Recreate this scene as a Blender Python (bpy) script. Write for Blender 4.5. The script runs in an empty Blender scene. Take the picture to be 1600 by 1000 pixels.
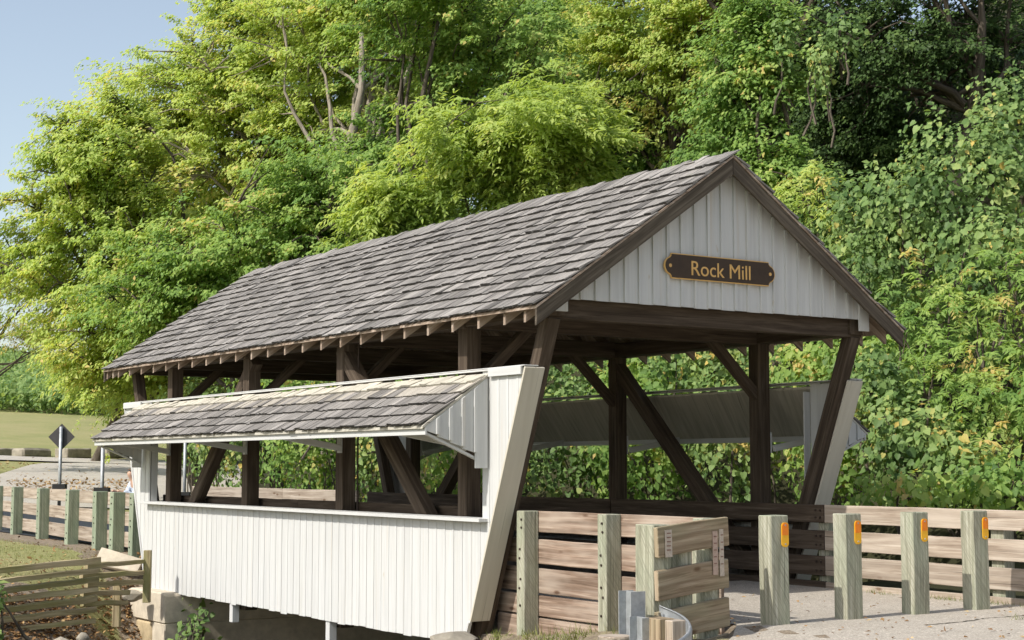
import bpy, math, random
import numpy as np
from mathutils import Vector
R = math.radians
random.seed(7)
rng = np.random.default_rng(11)
sc = bpy.context.scene
COL = sc.collection

# ------------------------------------------------------------------ camera
CX, CY, CZ, YAW, PITCH, FPX = -12.205, -15.762, 1.52, 0.586, 0.0930, 2452.1
cam_d = bpy.data.cameras.new('camera'); cam = bpy.data.objects.new('camera', cam_d); COL.objects.link(cam)
cam.location = (CX, CY, CZ); cam.rotation_euler = (math.pi/2+PITCH, 0, -YAW)
cam_d.sensor_width = 36.0; cam_d.lens = 36.0*FPX/1600.0; cam_d.clip_end = 2000.0; cam_d.clip_start = 0.1
sc.camera = cam
# ------------------------------------------------------------------ sky and sun
SUN_EL, SUN_AZ = R(43.0), R(265.4)          # azimuth clockwise from +Y
w = bpy.data.worlds.new('World'); sc.world = w; w.use_nodes = True
nt = w.node_tree; bg = nt.nodes['Background']
sky = nt.nodes.new('ShaderNodeTexSky'); sky.sky_type = 'NISHITA'; sky.sun_disc = False
sky.sun_elevation = SUN_EL; sky.sun_rotation = SUN_AZ
sky.air_density = 1.0; sky.dust_density = 1.6; sky.ozone_density = 1.0
hz_ = nt.nodes.new('ShaderNodeHueSaturation'); hz_.inputs['Saturation'].default_value = 0.76; hz_.inputs['Value'].default_value = 1.0      # late-summer haze: paler, milkier blue
nt.links.new(sky.outputs[0], hz_.inputs['Color']); nt.links.new(hz_.outputs[0], bg.inputs[0]); bg.inputs[1].default_value = 0.15
sd = bpy.data.lights.new('sun', 'SUN'); sun = bpy.data.objects.new('sun', sd); COL.objects.link(sun)
sd.energy = 3.6; sd.angle = R(0.53); sd.color = (1.0, 0.965, 0.92)
sdir = Vector((math.sin(SUN_AZ)*math.cos(SUN_EL), math.cos(SUN_AZ)*math.cos(SUN_EL), math.sin(SUN_EL)))
sun.rotation_euler = sdir.to_track_quat('Z', 'Y').to_euler(); sun.location = sdir*60
vs = sc.view_settings
vs.view_transform = 'Standard'; vs.look = 'None'; vs.gamma = 1.0; vs.exposure = 0.40; vs.use_curve_mapping = False
vs.use_white_balance = True; vs.white_balance_temperature = 6850; vs.white_balance_tint = 8
sc.cycles.max_bounces = 7; sc.cycles.use_adaptive_sampling = True; sc.cycles.adaptive_threshold = 0.025; sc.cycles.diffuse_bounces = 4; sc.cycles.transmission_bounces = 4; sc.cycles.glossy_bounces = 2

# ------------------------------------------------------------------ pixel helper (1600x1000 photo pixel + forward distance -> point)
FW = np.array([math.sin(YAW), math.cos(YAW)]); RT = np.array([math.cos(YAW), -math.sin(YAW)])
HZ = 500+FPX*math.tan(PITCH)
def W(u, d):
    p = np.array([CX, CY])+d*FW+d*(u-800)/FPX*RT
    return float(p[0]), float(p[1])
def ZV(v, d): return CZ-(v-HZ)/FPX*d
def P3(u, v, d): x, y = W(u, d); return np.array([x, y, ZV(v, d)])

# ------------------------------------------------------------------ materials
class NT:
    def __init__(s, name):
        s.m = bpy.data.materials.new(name); s.m.use_nodes = True; s.t = s.m.node_tree
        s.b = s.t.nodes['Principled BSDF']; s.o = s.t.nodes['Material Output']
    def n(s, ty, **k):
        x = s.t.nodes.new(ty)
        for a, v in k.items():
            if a.startswith('i_'): x.inputs[a[2:].replace('_', ' ')].default_value = v
            else: setattr(x, a, v)
        return x
    def l(s, a, b): s.t.links.new(a, b)
    def ramp(s, fac, stops, interp='LINEAR'):
        r = s.n('ShaderNodeValToRGB'); r.color_ramp.interpolation = interp
        e = r.color_ramp.elements
        while len(e) > 1: e.remove(e[-1])
        e[0].position = stops[0][0]; e[0].color = (*stops[0][1], 1)
        for p, c in stops[1:]:
            k = e.new(p); k.color = (*c, 1)
        s.l(fac, r.inputs[0]); return r.outputs[0]
    def mix(s, fac, a, b, mode='MIX'):
        x = s.n('ShaderNodeMix', data_type='RGBA', blend_type=mode)
        for sock, v in ((x.inputs[0], fac), (x.inputs[6], a), (x.inputs[7], b)):
            if hasattr(v, 'is_output'): s.l(v, sock)
            elif isinstance(v, tuple): sock.default_value = (*v, 1)
            else: sock.default_value = v
        return x.outputs[2]
    def math(s, op, a, b=0.0):
        x = s.n('ShaderNodeMath', operation=op)
        for i, v in enumerate((a, b)):
            if hasattr(v, 'is_output'): s.l(v, x.inputs[i])
            else: x.inputs[i].default_value = v
        return x.outputs[0]
    def noise(s, vec, scale, detail=4.0, rough=.6, dist=0.0):
        x = s.n('ShaderNodeTexNoise'); x.inputs['Scale'].default_value = scale; x.inputs['Detail'].default_value = detail
        x.inputs['Roughness'].default_value = rough; x.inputs['Distortion'].default_value = dist
        if vec is not None: s.l(vec, x.inputs['Vector'])
        return x.outputs['Fac']
    def mapv(s, vec, scale, rot=(0, 0, 0)):
        x = s.n('ShaderNodeMapping'); x.inputs['Scale'].default_value = scale; x.inputs['Rotation'].default_value = rot
        s.l(vec, x.inputs['Vector']); return x.outputs[0]
    def uv(s): return s.n('ShaderNodeUVMap', uv_map='UVMap').outputs[0]
    def pos(s): return s.n('ShaderNodeNewGeometry').outputs['Position']
    def tone(s): return s.n('ShaderNodeAttribute', attribute_name='tone').outputs['Fac']
    def bump(s, h, strength, dist=.01):
        x = s.n('ShaderNodeBump'); x.inputs['Strength'].default_value = strength; x.inputs['Distance'].default_value = dist
        s.l(h, x.inputs['Height']); s.l(x.outputs[0], s.b.inputs['Normal'])

def wood(name, dark, mid, light, rough=.85, across=26., along=1.4, contrast=(.3, .7), patch=None, patch_amt=.5, knots=0, saw=0, band=0, tone_amt=.8, spec=.2, bump=.35, checks=1, weather=0):
    k = NT(name); uv = k.uv()
    g = k.noise(k.mapv(uv, (across, along, 1)), 1.0, 6, .65, .6)
    col = k.ramp(g, [(contrast[0], dark), (.5, mid), (contrast[1], light)])
    if band:
        wv = k.n('ShaderNodeTexWave', wave_type='BANDS', bands_direction='X'); wv.inputs['Scale'].default_value = band
        wv.inputs['Distortion'].default_value = 7.0; wv.inputs['Detail'].default_value = 2.5; wv.inputs['Detail Scale'].default_value = .7
        k.l(k.mapv(uv, (1, .22, 1)), wv.inputs['Vector'])
        col = k.mix(k.math('MULTIPLY', wv.outputs['Fac'], .55), col, dark)
    if patch:
        pn = k.noise(k.mapv(uv, (3.0, .9, 1)), 1.0, 3, .6)
        f = k.math('MULTIPLY', k.ramp(pn, [(.42, (0, 0, 0)), (.68, (1, 1, 1))]), patch_amt)
        col = k.mix(f, col, patch)
    if saw:
        sv = k.noise(k.mapv(k.mapv(uv, (1, 1, 1), (0, 0, R(-58))), (3.0, 75., 1)), 1.0, 3, .6, .3)
        col = k.mix(k.math('MULTIPLY', k.ramp(sv, [(.40, (1, 1, 1)), (.52, (0, 0, 0))]), saw), col, tuple(c*.55 for c in mid))
    if checks:
        cn = k.noise(k.mapv(uv, (48, .55, 1)), 1.0, 2, .5, .4)
        col = k.mix(k.ramp(cn, [(.27, (.85, .85, .85)), (.33, (0, 0, 0))]), col, tuple(c*.35 for c in dark))
    if knots:
        vo = k.n('ShaderNodeTexVoronoi'); vo.inputs['Scale'].default_value = 1.0; k.l(k.mapv(uv, (5.5, 1.9, 1)), vo.inputs['Vector'])
        f = k.math('MULTIPLY', k.ramp(vo.outputs['Distance'], [(.07, (1, 1, 1)), (.15, (0, 0, 0))]), knots)
        col = k.mix(f, col, (dark[0]*.7, dark[1]*.55, dark[2]*.45))
    if weather:
        wn_ = k.noise(k.mapv(k.pos(), (.55, 1.5, .55)), 1.0, 5, .62)
        col = k.mix(k.math('MULTIPLY', k.ramp(wn_, [(.50, (0, 0, 0)), (.70, (1, 1, 1))]), weather), col, tuple(c*.62 for c in mid))
        wm_ = k.noise(k.pos(), 3.2, 4, .7)
        col = k.mix(k.math('MULTIPLY', k.ramp(wm_, [(.60, (0, 0, 0)), (.74, (1, 1, 1))]), weather*.6), col, (.15, .15, .095))
    tf = k.math('ADD', k.math('MULTIPLY', k.tone(), tone_amt), 1-tone_amt*.5)
    mul = k.n('ShaderNodeVectorMath', operation='SCALE'); k.l(col, mul.inputs[0]); k.l(tf, mul.inputs['Scale'])
    k.l(mul.outputs[0], k.b.inputs['Base Color']); k.b.inputs['Roughness'].default_value = rough
    k.b.inputs['Specular IOR Level'].default_value = spec
    k.bump(g, bump, .008); return k.m

def simple(name, col, rough=.6, metal=0., var=.15, scale=8., spec=.4, bump=0.):
    k = NT(name); n = k.noise(k.pos(), scale, 5, .65)
    lo = tuple(c*(1-var) for c in col); hi = tuple(min(1, c*(1+var)) for c in col)
    k.l(k.ramp(n, [(.3, lo), (.7, hi)]), k.b.inputs['Base Color'])
    k.b.inputs['Roughness'].default_value = rough; k.b.inputs['Metallic'].default_value = metal; k.b.inputs['Specular IOR Level'].default_value = spec
    if bump: k.bump(n, bump, .02)
    return k.m

def white_paint():
    k = NT('white_paint'); uv = k.uv()
    a = k.noise(k.mapv(uv, (22, .7, 1)), 1, 5, .7); b = k.noise(k.mapv(uv, (2.2, .8, 1)), 1, 4, .6)
    col = k.ramp(a, [(.28, (.455, .46, .46)), (.55, (.535, .54, .54)), (.8, (.575, .58, .58))])
    col = k.mix(k.ramp(b, [(.55, (0, 0, 0)), (.85, (.3, .3, .3))]), col, (.55, .52, .45))
    vo = k.noise(k.mapv(uv, (9, 3.5, 1)), 1, 2, .5)
    col = k.mix(k.ramp(vo, [(.74, (0, 0, 0)), (.78, (.5, .5, .5))]), col, (.42, .36, .27))
    ru = k.noise(k.mapv(uv, (14, .35, 1)), 1, 3, .6)
    col = k.mix(k.ramp(ru, [(.60, (0, 0, 0)), (.80, (.55, .55, .55))]), col, (.50, .42, .31))
    tf = k.math('ADD', k.math('MULTIPLY', k.tone(), .12), .94)
    mul = k.n('ShaderNodeVectorMath', operation='SCALE'); k.l(col, mul.inputs[0]); k.l(tf, mul.inputs['Scale'])
    k.l(mul.outputs[0], k.b.inputs['Base Color']); k.b.inputs['Roughness'].default_value = .6; k.b.inputs['Specular IOR Level'].default_value = .3
    k.bump(a, .12, .006); return k.m

def leaf(name, stops, trans=.35, rough=.55, spec=.22):
    k = NT(name); col = k.ramp(k.tone(), stops)
    k.l(col, k.b.inputs['Base Color']); k.b.inputs['Roughness'].default_value = rough; k.b.inputs['Specular IOR Level'].default_value = spec
    tr = k.n('ShaderNodeBsdfTranslucent'); k.l(k.mix(1.0, col, (1.2, 1.15, .6), 'MULTIPLY'), tr.inputs[0])
    mx = k.n('ShaderNodeMixShader'); mx.inputs[0].default_value = trans
    k.l(k.b.outputs[0], mx.inputs[1]); k.l(tr.outputs[0], mx.inputs[2]); k.l(mx.outputs[0], k.o.inputs[0]); return k.m

def ground_mat():
    k = NT('ground_cover'); p = k.pos(); cov = k.n('ShaderNodeAttribute', attribute_name='cover').outputs['Fac']
    n1 = k.noise(p, .35, 5, .6); n2 = k.noise(p, 7.0, 6, .7); n3 = k.noise(p, 45., 3, .7)
    gr = k.ramp(n1, [(.3, (.19, .235, .07)), (.5, (.29, .295, .115)), (.72, (.38, .335, .17))])
    gr = k.mix(k.ramp(n2, [(.3, (0, 0, 0)), (.75, (.7, .7, .7))]), gr, (.42, .37, .22))
    gr = k.mix(k.ramp(n3, [(.35, (.5, .5, .5)), (.6, (0, 0, 0))]), gr, (.14, .155, .06))
    di = k.ramp(n2, [(.25, (.16, .13, .095)), (.5, (.32, .265, .205)), (.75, (.44, .38, .30))])
    di = k.mix(k.ramp(n3, [(.4, (.6, .6, .6)), (.62, (0, 0, 0))]), di, (.10, .075, .05))
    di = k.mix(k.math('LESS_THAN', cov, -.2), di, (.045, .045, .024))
    edge = k.math('ADD', cov, k.math('MULTIPLY', k.math('SUBTRACT', n2, .5), .9))
    k.l(k.mix(k.ramp(edge, [(.35, (0, 0, 0)), (.65, (1, 1, 1))]), di, gr), k.b.inputs['Base Color'])
    k.b.inputs['Roughness'].default_value = .95; k.b.inputs['Specular IOR Level'].default_value = .1
    k.bump(k.math('ADD', n2, n3), .6, .03); return k.m

def asphalt(name, lo, hi, speck, bump=.5):
    k = NT(name); p = k.pos(); a = k.noise(p, .6, 5, .6); b = k.noise(p, 60., 3, .8); c = k.noise(p, 4., 6, .7)
    col = k.ramp(a, [(.3, lo), (.7, hi)])
    col = k.mix(k.ramp(b, [(.44, (.9, .9, .9)), (.58, (0, 0, 0))]), col, speck)
    col = k.mix(k.ramp(c, [(.5, (0, 0, 0)), (.75, (.6, .6, .6))]), col, tuple(x*.68 for x in lo))
    e = k.noise(p, 24., 2, .6)
    col = k.mix(k.ramp(e, [(.60, (0, 0, 0)), (.68, (.6, .6, .6))]), col, tuple(min(1, x*1.25) for x in hi))
    k.l(col, k.b.inputs['Base Color']); k.b.inputs['Roughness'].default_value = .9; k.b.inputs['Specular IOR Level'].default_value = .25
    k.bump(b, bump, .006); return k.m

M = {}
M['white'] = white_paint()
M['shake'] = wood('weathered_shake', (.085, .079, .074), (.225, .21, .20), (.395, .375, .355), .9, 46, 1.3, (.34, .68), tone_amt=1.1, bump=1.0, weather=.6)
M['shake_pale'] = wood('pale_dry_shake', (.38, .35, .29), (.50, .47, .40), (.60, .575, .51), .9, 30, 2.2, (.25, .75), tone_amt=.5, bump=.5)
M['shake_mid'] = wood('half_weathered_shake', (.18, .16, .14), (.36, .33, .29), (.50, .47, .42), .9, 44, 1.4, (.32, .70), tone_amt=.9, bump=.9)
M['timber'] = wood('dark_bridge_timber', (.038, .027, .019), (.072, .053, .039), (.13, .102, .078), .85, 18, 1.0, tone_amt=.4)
M['grey_timber'] = wood('weathered_trim_timber', (.045, .036, .028), (.09, .074, .058), (.165, .14, .11), .9, 24, 1.0, tone_amt=.5)
M['rafter'] = wood('rafter_wood', (.17, .115, .08), (.31, .24, .19), (.47, .40, .34), .85, 22, 1.2, tone_amt=.5)
M['post'] = wood('green_treated_post', (.17, .165, .115), (.33, .325, .25), (.47, .46, .38), .9, 34, 1.1, (.32, .68), patch=(.27, .32, .23), patch_amt=.45, saw=.55, tone_amt=.35)
M['post_far'] = wood('green_fence_post', (.14, .165, .11), (.26, .30, .22), (.38, .40, .31), .9, 30, 1.1, patch=(.23, .32, .22), patch_amt=.5, saw=.4, tone_amt=.4)
M['board'] = wood('red_brown_rail_board', (.12, .08, .058), (.275, .195, .148), (.46, .375, .31), .85, 26, .8, (.33, .68), patch=(.43, .36, .30), patch_amt=.7, knots=.85, band=3.4, tone_amt=.5)
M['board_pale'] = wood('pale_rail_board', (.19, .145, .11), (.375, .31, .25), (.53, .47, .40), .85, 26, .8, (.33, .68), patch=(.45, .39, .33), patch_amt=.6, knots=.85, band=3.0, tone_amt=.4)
M['board_olive'] = wood('olive_rail_board', (.17, .12, .075), (.35, .27, .185), (.48, .40, .30), .85, 26, .8, (.33, .68), patch=(.33, .33, .21), patch_amt=.45, knots=.8, band=3.0, tone_amt=.4)
M['split'] = wood('mossy_split_rail', (.18, .14, .08), (.35, .285, .175), (.48, .41, .28), .95, 30, 1.2, patch=(.20, .21, .07), patch_amt=.7, tone_amt=.5, bump=.8)
M['deck'] = wood('deck_plank_wood', (.05, .04, .032), (.10, .085, .07), (.17, .145, .12), .9, 16, 1.0)
M['soffit'] = wood('soffit_wood', (.34, .32, .275), (.46, .435, .38), (.55, .525, .47), .9, 14, .8, tone_amt=.3)
M['steel'] = simple('galvanised_steel', (.40, .42, .44), .55, .6, .2, 14.)
M['sign_back'] = simple('sign_back_metal', (.055, .052, .055), .6, .2, .15, 5.)
M['black'] = simple('black_bracket', (.02, .02, .02), .6)
M['bolt'] = simple('rusty_bolt', (.05, .035, .028), .7, .4)
M['yellow'] = simple('yellow_reflector_plate', (.80, .42, .02), .35, 0, .06, 20.)
M['orange'] = simple('orange_reflector', (.78, .21, .01), .3, 0, .06, 20.)
M['sign_dark'] = simple('dark_brown_sign_face', (.045, .028, .018), .6, 0, .15, 8.)
M['gold'] = simple('gold_sign_paint', (.66, .40, .14), .5, 0, .08, 10.)
M['concrete'] = simple('concrete', (.52, .46, .37), .9, 0, .2, 5., .15, .3)
M['sandstone'] = simple('sandstone', (.46, .37, .24), .92, 0, .35, 3.5, .1, .5)
M['greystone'] = simple('grey_stone', (.30, .27, .22), .92, 0, .3, 4., .1, .5)
M['paper'] = simple('faded_paper_tag', (.50, .43, .36), .8, 0, .2, 40.)
M['paper_pink'] = simple('faded_pink_tag', (.46, .34, .28), .8, 0, .2, 40.)
M['ink'] = simple('faded_print', (.25, .14, .11), .8)
M['bark'] = wood('tree_bark', (.045, .036, .028), (.10, .083, .065), (.18, .155, .125), .95, 12, 2.5, tone_amt=.3, bump=.9)
M['bark_pale'] = wood('pale_tree_bark', (.14, .12, .095), (.26, .225, .185), (.38, .34, .29), .95, 12, 2.5, tone_amt=.3, bump=.9)
M['leaf_yg'] = leaf('leaf_yellow_green', [(0, (.18, .275, .08)), (.35, (.355, .475, .13)), (.62, (.485, .59, .175)), (.85, (.58, .63, .22)), (1, (.69, .56, .23))], .52)
M['leaf_green'] = leaf('leaf_mid_green', [(0, (.085, .175, .05)), (.4, (.205, .34, .09)), (.7, (.325, .465, .125)), (.92, (.46, .55, .175)), (1, (.64, .50, .19))], .5)
M['leaf_shaded'] = leaf('leaf_shaded_green', [(0, (.03, .06, .018)), (.5, (.075, .135, .035)), (.85, (.14, .21, .055)), (1, (.22, .26, .07))], .25)  # gloom of the shaded woods put into the leaf colour
M['leaf_vine'] = leaf('vine_leaf_green', [(0, (.06, .12, .035)), (.4, (.165, .265, .085)), (.7, (.265, .37, .125)), (.88, (.40, .45, .15)), (1, (.60, .45, .13))], .35, .5)
M['leaf_autumn'] = leaf('leaf_autumn', [(0, (.18, .24, .06)), (.4, (.36, .38, .10)), (.75, (.50, .42, .13)), (1, (.52, .30, .11))], .42)
M['leaf_field'] = leaf('field_crop_leaf', [(0, (.13, .24, .08)), (.5, (.24, .36, .13)), (1, (.38, .46, .18))], .45)
M['litter'] = leaf('fallen_leaf', [(0, (.10, .055, .03)), (.5, (.26, .15, .07)), (.8, (.42, .27, .12)), (1, (.52, .40, .22))], .05, .8, .1)
M['grass'] = leaf('grass_blade', [(0, (.07, .10, .025)), (.5, (.16, .19, .05)), (1, (.34, .31, .14))], .25)
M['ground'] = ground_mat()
M['road'] = asphalt('worn_pale_asphalt', (.46, .42, .365), (.57, .525, .465), (.29, .255, .215))
M['lot'] = asphalt('pale_gravel', (.46, .43, .39), (.56, .52, .475), (.36, .33, .29))
M['tar_shaded'] = asphalt('shade_tinted_asphalt', (.035, .042, .055), (.05, .058, .075), (.03, .034, .042), .2)  # tree shade and its blue cast put into the asphalt colour
M['crack'] = simple('crack_dirt', (.07, .06, .045), .95)
M['water'] = simple('creek_water', (.02, .022, .018), .08, 0, .2, 2.)
M['skin'] = simple('skin', (.52, .33, .24), .6, 0, .05)
M['hair'] = simple('brown_hair', (.10, .06, .035), .7)
M['shirt'] = simple('pale_blue_plaid_shirt', (.50, .56, .66), .85, 0, .45, 16.)
M['trousers'] = simple('dark_trousers', (.03, .03, .035), .85)

# ------------------------------------------------------------------ object helpers
def wloc(o):
    v = Vector((0, 0, 0))
    while o is not None: v += o.location; o = o.parent
    return v
def tag(o, label=None, cat=None, group=None, kind=None):
    if label: o['label'] = label
    if cat: o['category'] = cat
    if group: o['group'] = group
    if kind: o['kind'] = kind
    return o
def thing(name, loc, label, cat, group=None):
    o = bpy.data.objects.new(name, None); COL.objects.link(o); o.location = loc; o.empty_display_size = .2
    return tag(o, label, cat, group)
def link(name, me, parent=None, kind=None, bevel=0.):
    o = bpy.data.objects.new(name, me); COL.objects.link(o)
    if parent is not None: o.parent = parent
    if kind: o['kind'] = kind
    if bevel:
        b = o.modifiers.new('edge', 'BEVEL'); b.width = bevel; b.segments = 1; b.limit_method = 'ANGLE'; b.angle_limit = R(40)
    return o
def rnd(a, b): return random.uniform(a, b)

class MB:
    def __init__(s): s.v = []; s.f = []; s.uv = []; s.t = []
    def add(s, verts, faces, uvs, tone=.5):
        o = len(s.v); s.v += [tuple(map(float, v)) for v in verts]
        for f, u in zip(faces, uvs): s.f.append(tuple(i+o for i in f)); s.uv.append(u); s.t.append(tone)
    def beam(s, p0, p1, wd, ht, up=(0, 0, 1), tone=.5, seg=1, warp=0., taper=1.):
        p0 = Vector(p0); p1 = Vector(p1); d = p1-p0; L = d.length; d = d/L; up = Vector(up)
        sd_ = d.cross(up); sd_.normalize(); un = sd_.cross(d)
        ou, ov = rnd(0, 50), rnd(0, 50); V = []
        for i in range(seg+1):
            t = i/seg; k = 1+(taper-1)*t; c = p0+d*(L*t)
            if warp and 0 < i: c = c+un*rnd(-warp, warp)+sd_*rnd(-warp, warp)*.5
            for a, b in ((-1, -1), (1, -1), (1, 1), (-1, 1)):
                j = Vector((0, 0, 0)) if not warp else un*rnd(-warp, warp)*.4
                V.append(c+sd_*(a*wd*k/2)+un*(b*ht*k/2)+j)
        F = []; U = []; per = [0, wd, wd+ht, 2*wd+ht, 2*wd+2*ht]
        for i in range(seg):
            for e in range(4):
                a = i*4+e; b = i*4+(e+1) % 4; F.append((a, b, b+4, a+4))
                v0 = ov+L*i/seg; v1 = ov+L*(i+1)/seg; U.append([(ou+per[e], v0), (ou+per[e+1], v0), (ou+per[e+1], v1), (ou+per[e], v1)])
        F.append((3, 2, 1, 0)); U.append([(ou, ov), (ou+wd*.3, ov), (ou+wd*.3, ov+.02), (ou, ov+.02)])
        n = seg*4; F.append((n, n+1, n+2, n+3)); U.append([(ou, ov), (ou+wd*.3, ov), (ou+wd*.3, ov+.02), (ou, ov+.02)])
        s.add(V, F, U, tone); return s
    def prism(s, poly, axis, a0, a1, tone=.5, grain=1, gdir=None):
        """extrude polygon; axis 'x': poly in (y,z); 'y': poly in (x,z); 'z': poly in (x,y). grain: poly axis that runs along the grain"""
        def mk(p, a): return {'x': (a, p[0], p[1]), 'y': (p[0], a, p[1]), 'z': (p[0], p[1], a)}[axis]
        n = len(poly); V = [mk(p, a0) for p in poly]+[mk(p, a1) for p in poly]; ou, ov = rnd(0, 50), rnd(0, 50)
        def q(p, off=0):
            if gdir: return (ou-p[0]*gdir[1]+p[1]*gdir[0]+off, ov+p[0]*gdir[0]+p[1]*gdir[1])
            return (ou+p[1-grain]+off, ov+p[grain])
        F = [tuple(range(n))[::-1], tuple(range(n, 2*n))]; U = [[q(p) for p in poly][::-1], [q(p, .3) for p in poly]]
        th = abs(a1-a0)
        for i in range(n):
            j = (i+1) % n; F.append((i, j, n+j, n+i)); U.append([q(poly[i]), q(poly[j]), q(poly[j], th), q(poly[i], th)])
        s.add(V, F, U, tone); return s
    def cyl(s, p0, p1, r0, r1=None, n=10, tone=.5, cap=True):
        r1 = r0 if r1 is None else r1
        p0 = Vector(p0); p1 = Vector(p1); d = (p1-p0); L = d.length; d.normalize()
        a = d.cross(Vector((0, 0, 1)) if abs(d.z) < .9 else Vector((1, 0, 0))); a.normalize(); b = d.cross(a)
        V = []; ov = rnd(0, 30)
        for p, r in ((p0, r0), (p1, r1)):
            for i in range(n): t = 2*math.pi*i/n; V.append(p+a*(math.cos(t)*r)+b*(math.sin(t)*r))
        F = []; U = []; c = 2*math.pi*r0
        for i in range(n):
            j = (i+1) % n; F.append((i, j, n+j, n+i)); U.append([(c*i/n, ov), (c*(i+1)/n, ov), (c*(i+1)/n, ov+L), (c*i/n, ov+L)])
        if cap:
            F += [tuple(range(n))[::-1], tuple(range(n, 2*n))]
            cc = [(r0*math.cos(2*math.pi*i/n), ov+r0*math.sin(2*math.pi*i/n)) for i in range(n)]; U += [cc[::-1], cc]
        s.add(V, F, U, tone); return s
    def tube(s, pts, rad, n=7, tone=.5):
        """smooth tapered tube along points"""
        P = [Vector(p) for p in pts]; V = []; ov = rnd(0, 30); acc = [0]
        for i in range(1, len(P)): acc.append(acc[-1]+(P[i]-P[i-1]).length)
        a = None
        for i, p in enumerate(P):
            d = (P[min(i+1, len(P)-1)]-P[max(i-1, 0)]).normalized()
            if a is None: a = d.cross(Vector((0.3, .2, 1)) if abs(d.z) < .9 else Vector((1, 0, 0)))
            a = (a-d*a.dot(d)).normalized(); b = d.cross(a)
            for k in range(n): t = 2*math.pi*k/n; V.append(p+(a*math.cos(t)+b*math.sin(t))*rad[i])
        F = []; U = []
        for i in range(len(P)-1):
            c = 6.28*max(rad[i], .02)
            for k in range(n):
                j = (k+1) % n; F.append((i*n+k, i*n+j, (i+1)*n+j, (i+1)*n+k))
                U.append([(c*k/n, ov+acc[i]), (c*(k+1)/n, ov+acc[i]), (c*(k+1)/n, ov+acc[i+1]), (c*k/n, ov+acc[i+1])])
        m = (len(P)-1)*n; F.append(tuple(range(m, m+n))); U.append([(0, 0)]*n)
        s.add(V, F, U, tone); return s
    def mesh(s, name, mats, org=(0, 0, 0), smooth=False):
        me = bpy.data.meshes.new(name); ox, oy, oz = org
        me.from_pydata([(a-ox, b-oy, c-oz) for a, b, c in s.v], [], s.f)
        uvl = me.uv_layers.new(name='UVMap'); uvl.data.foreach_set('uv', [c for u in s.uv for p in u for c in p])
        at = me.attributes.new('tone', 'FLOAT', 'FACE'); at.data.foreach_set('value', s.t)
        me.materials.append(mats)
        if smooth: me.polygons.foreach_set('use_smooth', [True]*len(me.polygons))
        return me
    def build(s, name, mat, parent=None, kind=None, bevel=0., smooth=False):
        org = wloc(parent) if parent is not None else (0, 0, 0)
        return link(name, s.mesh(name, M[mat] if isinstance(mat, str) else mat, org, smooth), parent, kind, bevel)
    def solo(s, name, mat, loc, label, cat, group=None, bevel=0., smooth=False):
        """a one-mesh thing whose origin is loc"""
        o = link(name, s.mesh(name, M[mat], loc, smooth), None, None, bevel); o.location = loc
        return tag(o, label, cat, group)

def clip(poly, a, b, c):
    """keep a*p0+b*p1<=c"""
    out = []
    for i in range(len(poly)):
        p, q = poly[i], poly[(i+1) % len(poly)]
        fp = a*p[0]+b*p[1]-c; fq = a*q[0]+b*q[1]-c
        if fp <= 0: out.append(p)
        if (fp < 0 < fq) or (fq < 0 < fp):
            t = fp/(fp-fq); out.append((p[0]+t*(q[0]-p[0]), p[1]+t*(q[1]-p[1])))
    return out

# ------------------------------------------------------------------ terrain
def sm(t): t = np.clip(t, 0, 1); return t*t*(3-2*t)
def creek_y(x): return np.where(x < -2.7, 4.2+.45*(x+2.7), 4.2+.15*np.clip(x-2.7, 0, 40))
def H(x, y):
    x = np.asarray(x, float); y = np.asarray(y, float)
    z = np.interp(y, [24, 38.7, 58.6, 100, 133, 165, 220, 400], [0, .78, 1.92, 5.6, 9.2, 13.5, 17, 18])
    # near-left bank beside the approach
    e = np.interp(y, [-7, -4.6, -2.67, -1.1, 0], [0, .05, .17, .36, .42])
    off = np.clip(-2.0-x, 0, 30)
    z = z-np.where(y < 2, e*sm(off/.12)+sm((y+6)/4)*np.clip(off-.5, 0, 6)*.22, 0)
    # ravine of the creek
    s = np.abs(y-creek_y(x)); far = y > creek_y(x)
    rv = np.interp(s, [0, 2.2, 3.2, 4.1, 5.2, 6.6, 8.5], [-2.7, -2.6, -1.6, -1.08, -.52, -.14, 0])
    rvn = np.interp(s, [0, 2.2, 3.6, 4.3, 5.2], [-2.7, -2.6, -1.2, -.45, 0])
    rv = np.where(far, rv, rvn)
    onroad = (np.abs(x) < 2.5)
    rv = np.where(onroad, np.where((y > .25) & (y < 8.7), -2.6, 0), rv)
    fade = 1-sm((x-14)/8)
    z = z+rv*fade
    z = z-.95*np.exp(-((x+3.1)/.85)**2)*sm((10.6-y)/1.4)*sm((y-5.5)/1.5)
    # wooded hillside to the right
    xh = 4.6+np.clip(y-20, 0, 400)*.42
    z = z+np.clip(x-xh, 0, 38)*.62*sm((x-xh)/4)
    return z
def grid(xs, ys):
    X, Y = np.meshgrid(xs, ys); Z = H(X, Y)
    return X, Y, Z
xs = np.unique(np.concatenate([np.linspace(-300, -24, 12), np.arange(-24, -12, 1.), np.arange(-12, -3, .3), np.arange(-3, 3.01, .125), np.arange(3, 14, .5), np.arange(14, 50, 1.5), np.linspace(50, 400, 16)]))
ys = np.unique(np.concatenate([np.linspace(-200, -30, 8), np.arange(-30, -8, 1.), np.arange(-8, 14, .2), np.arange(14, 40, .6), np.arange(40, 140, 2.), np.linspace(140, 500, 14)]))
X, Y, Z = grid(xs, ys)
near = (X > -12) & (X < 12) & (Y > -12) & (Y < 24) & ~((np.abs(X) < 2.3) & ((Y < .4) | (Y > 8.3)))
Z = Z+near*rng.normal(0, .012, Z.shape)
nx = len(xs); ny = len(ys)
me = bpy.data.meshes.new('ground')
ii = np.arange(nx*ny).reshape(ny, nx)
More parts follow.
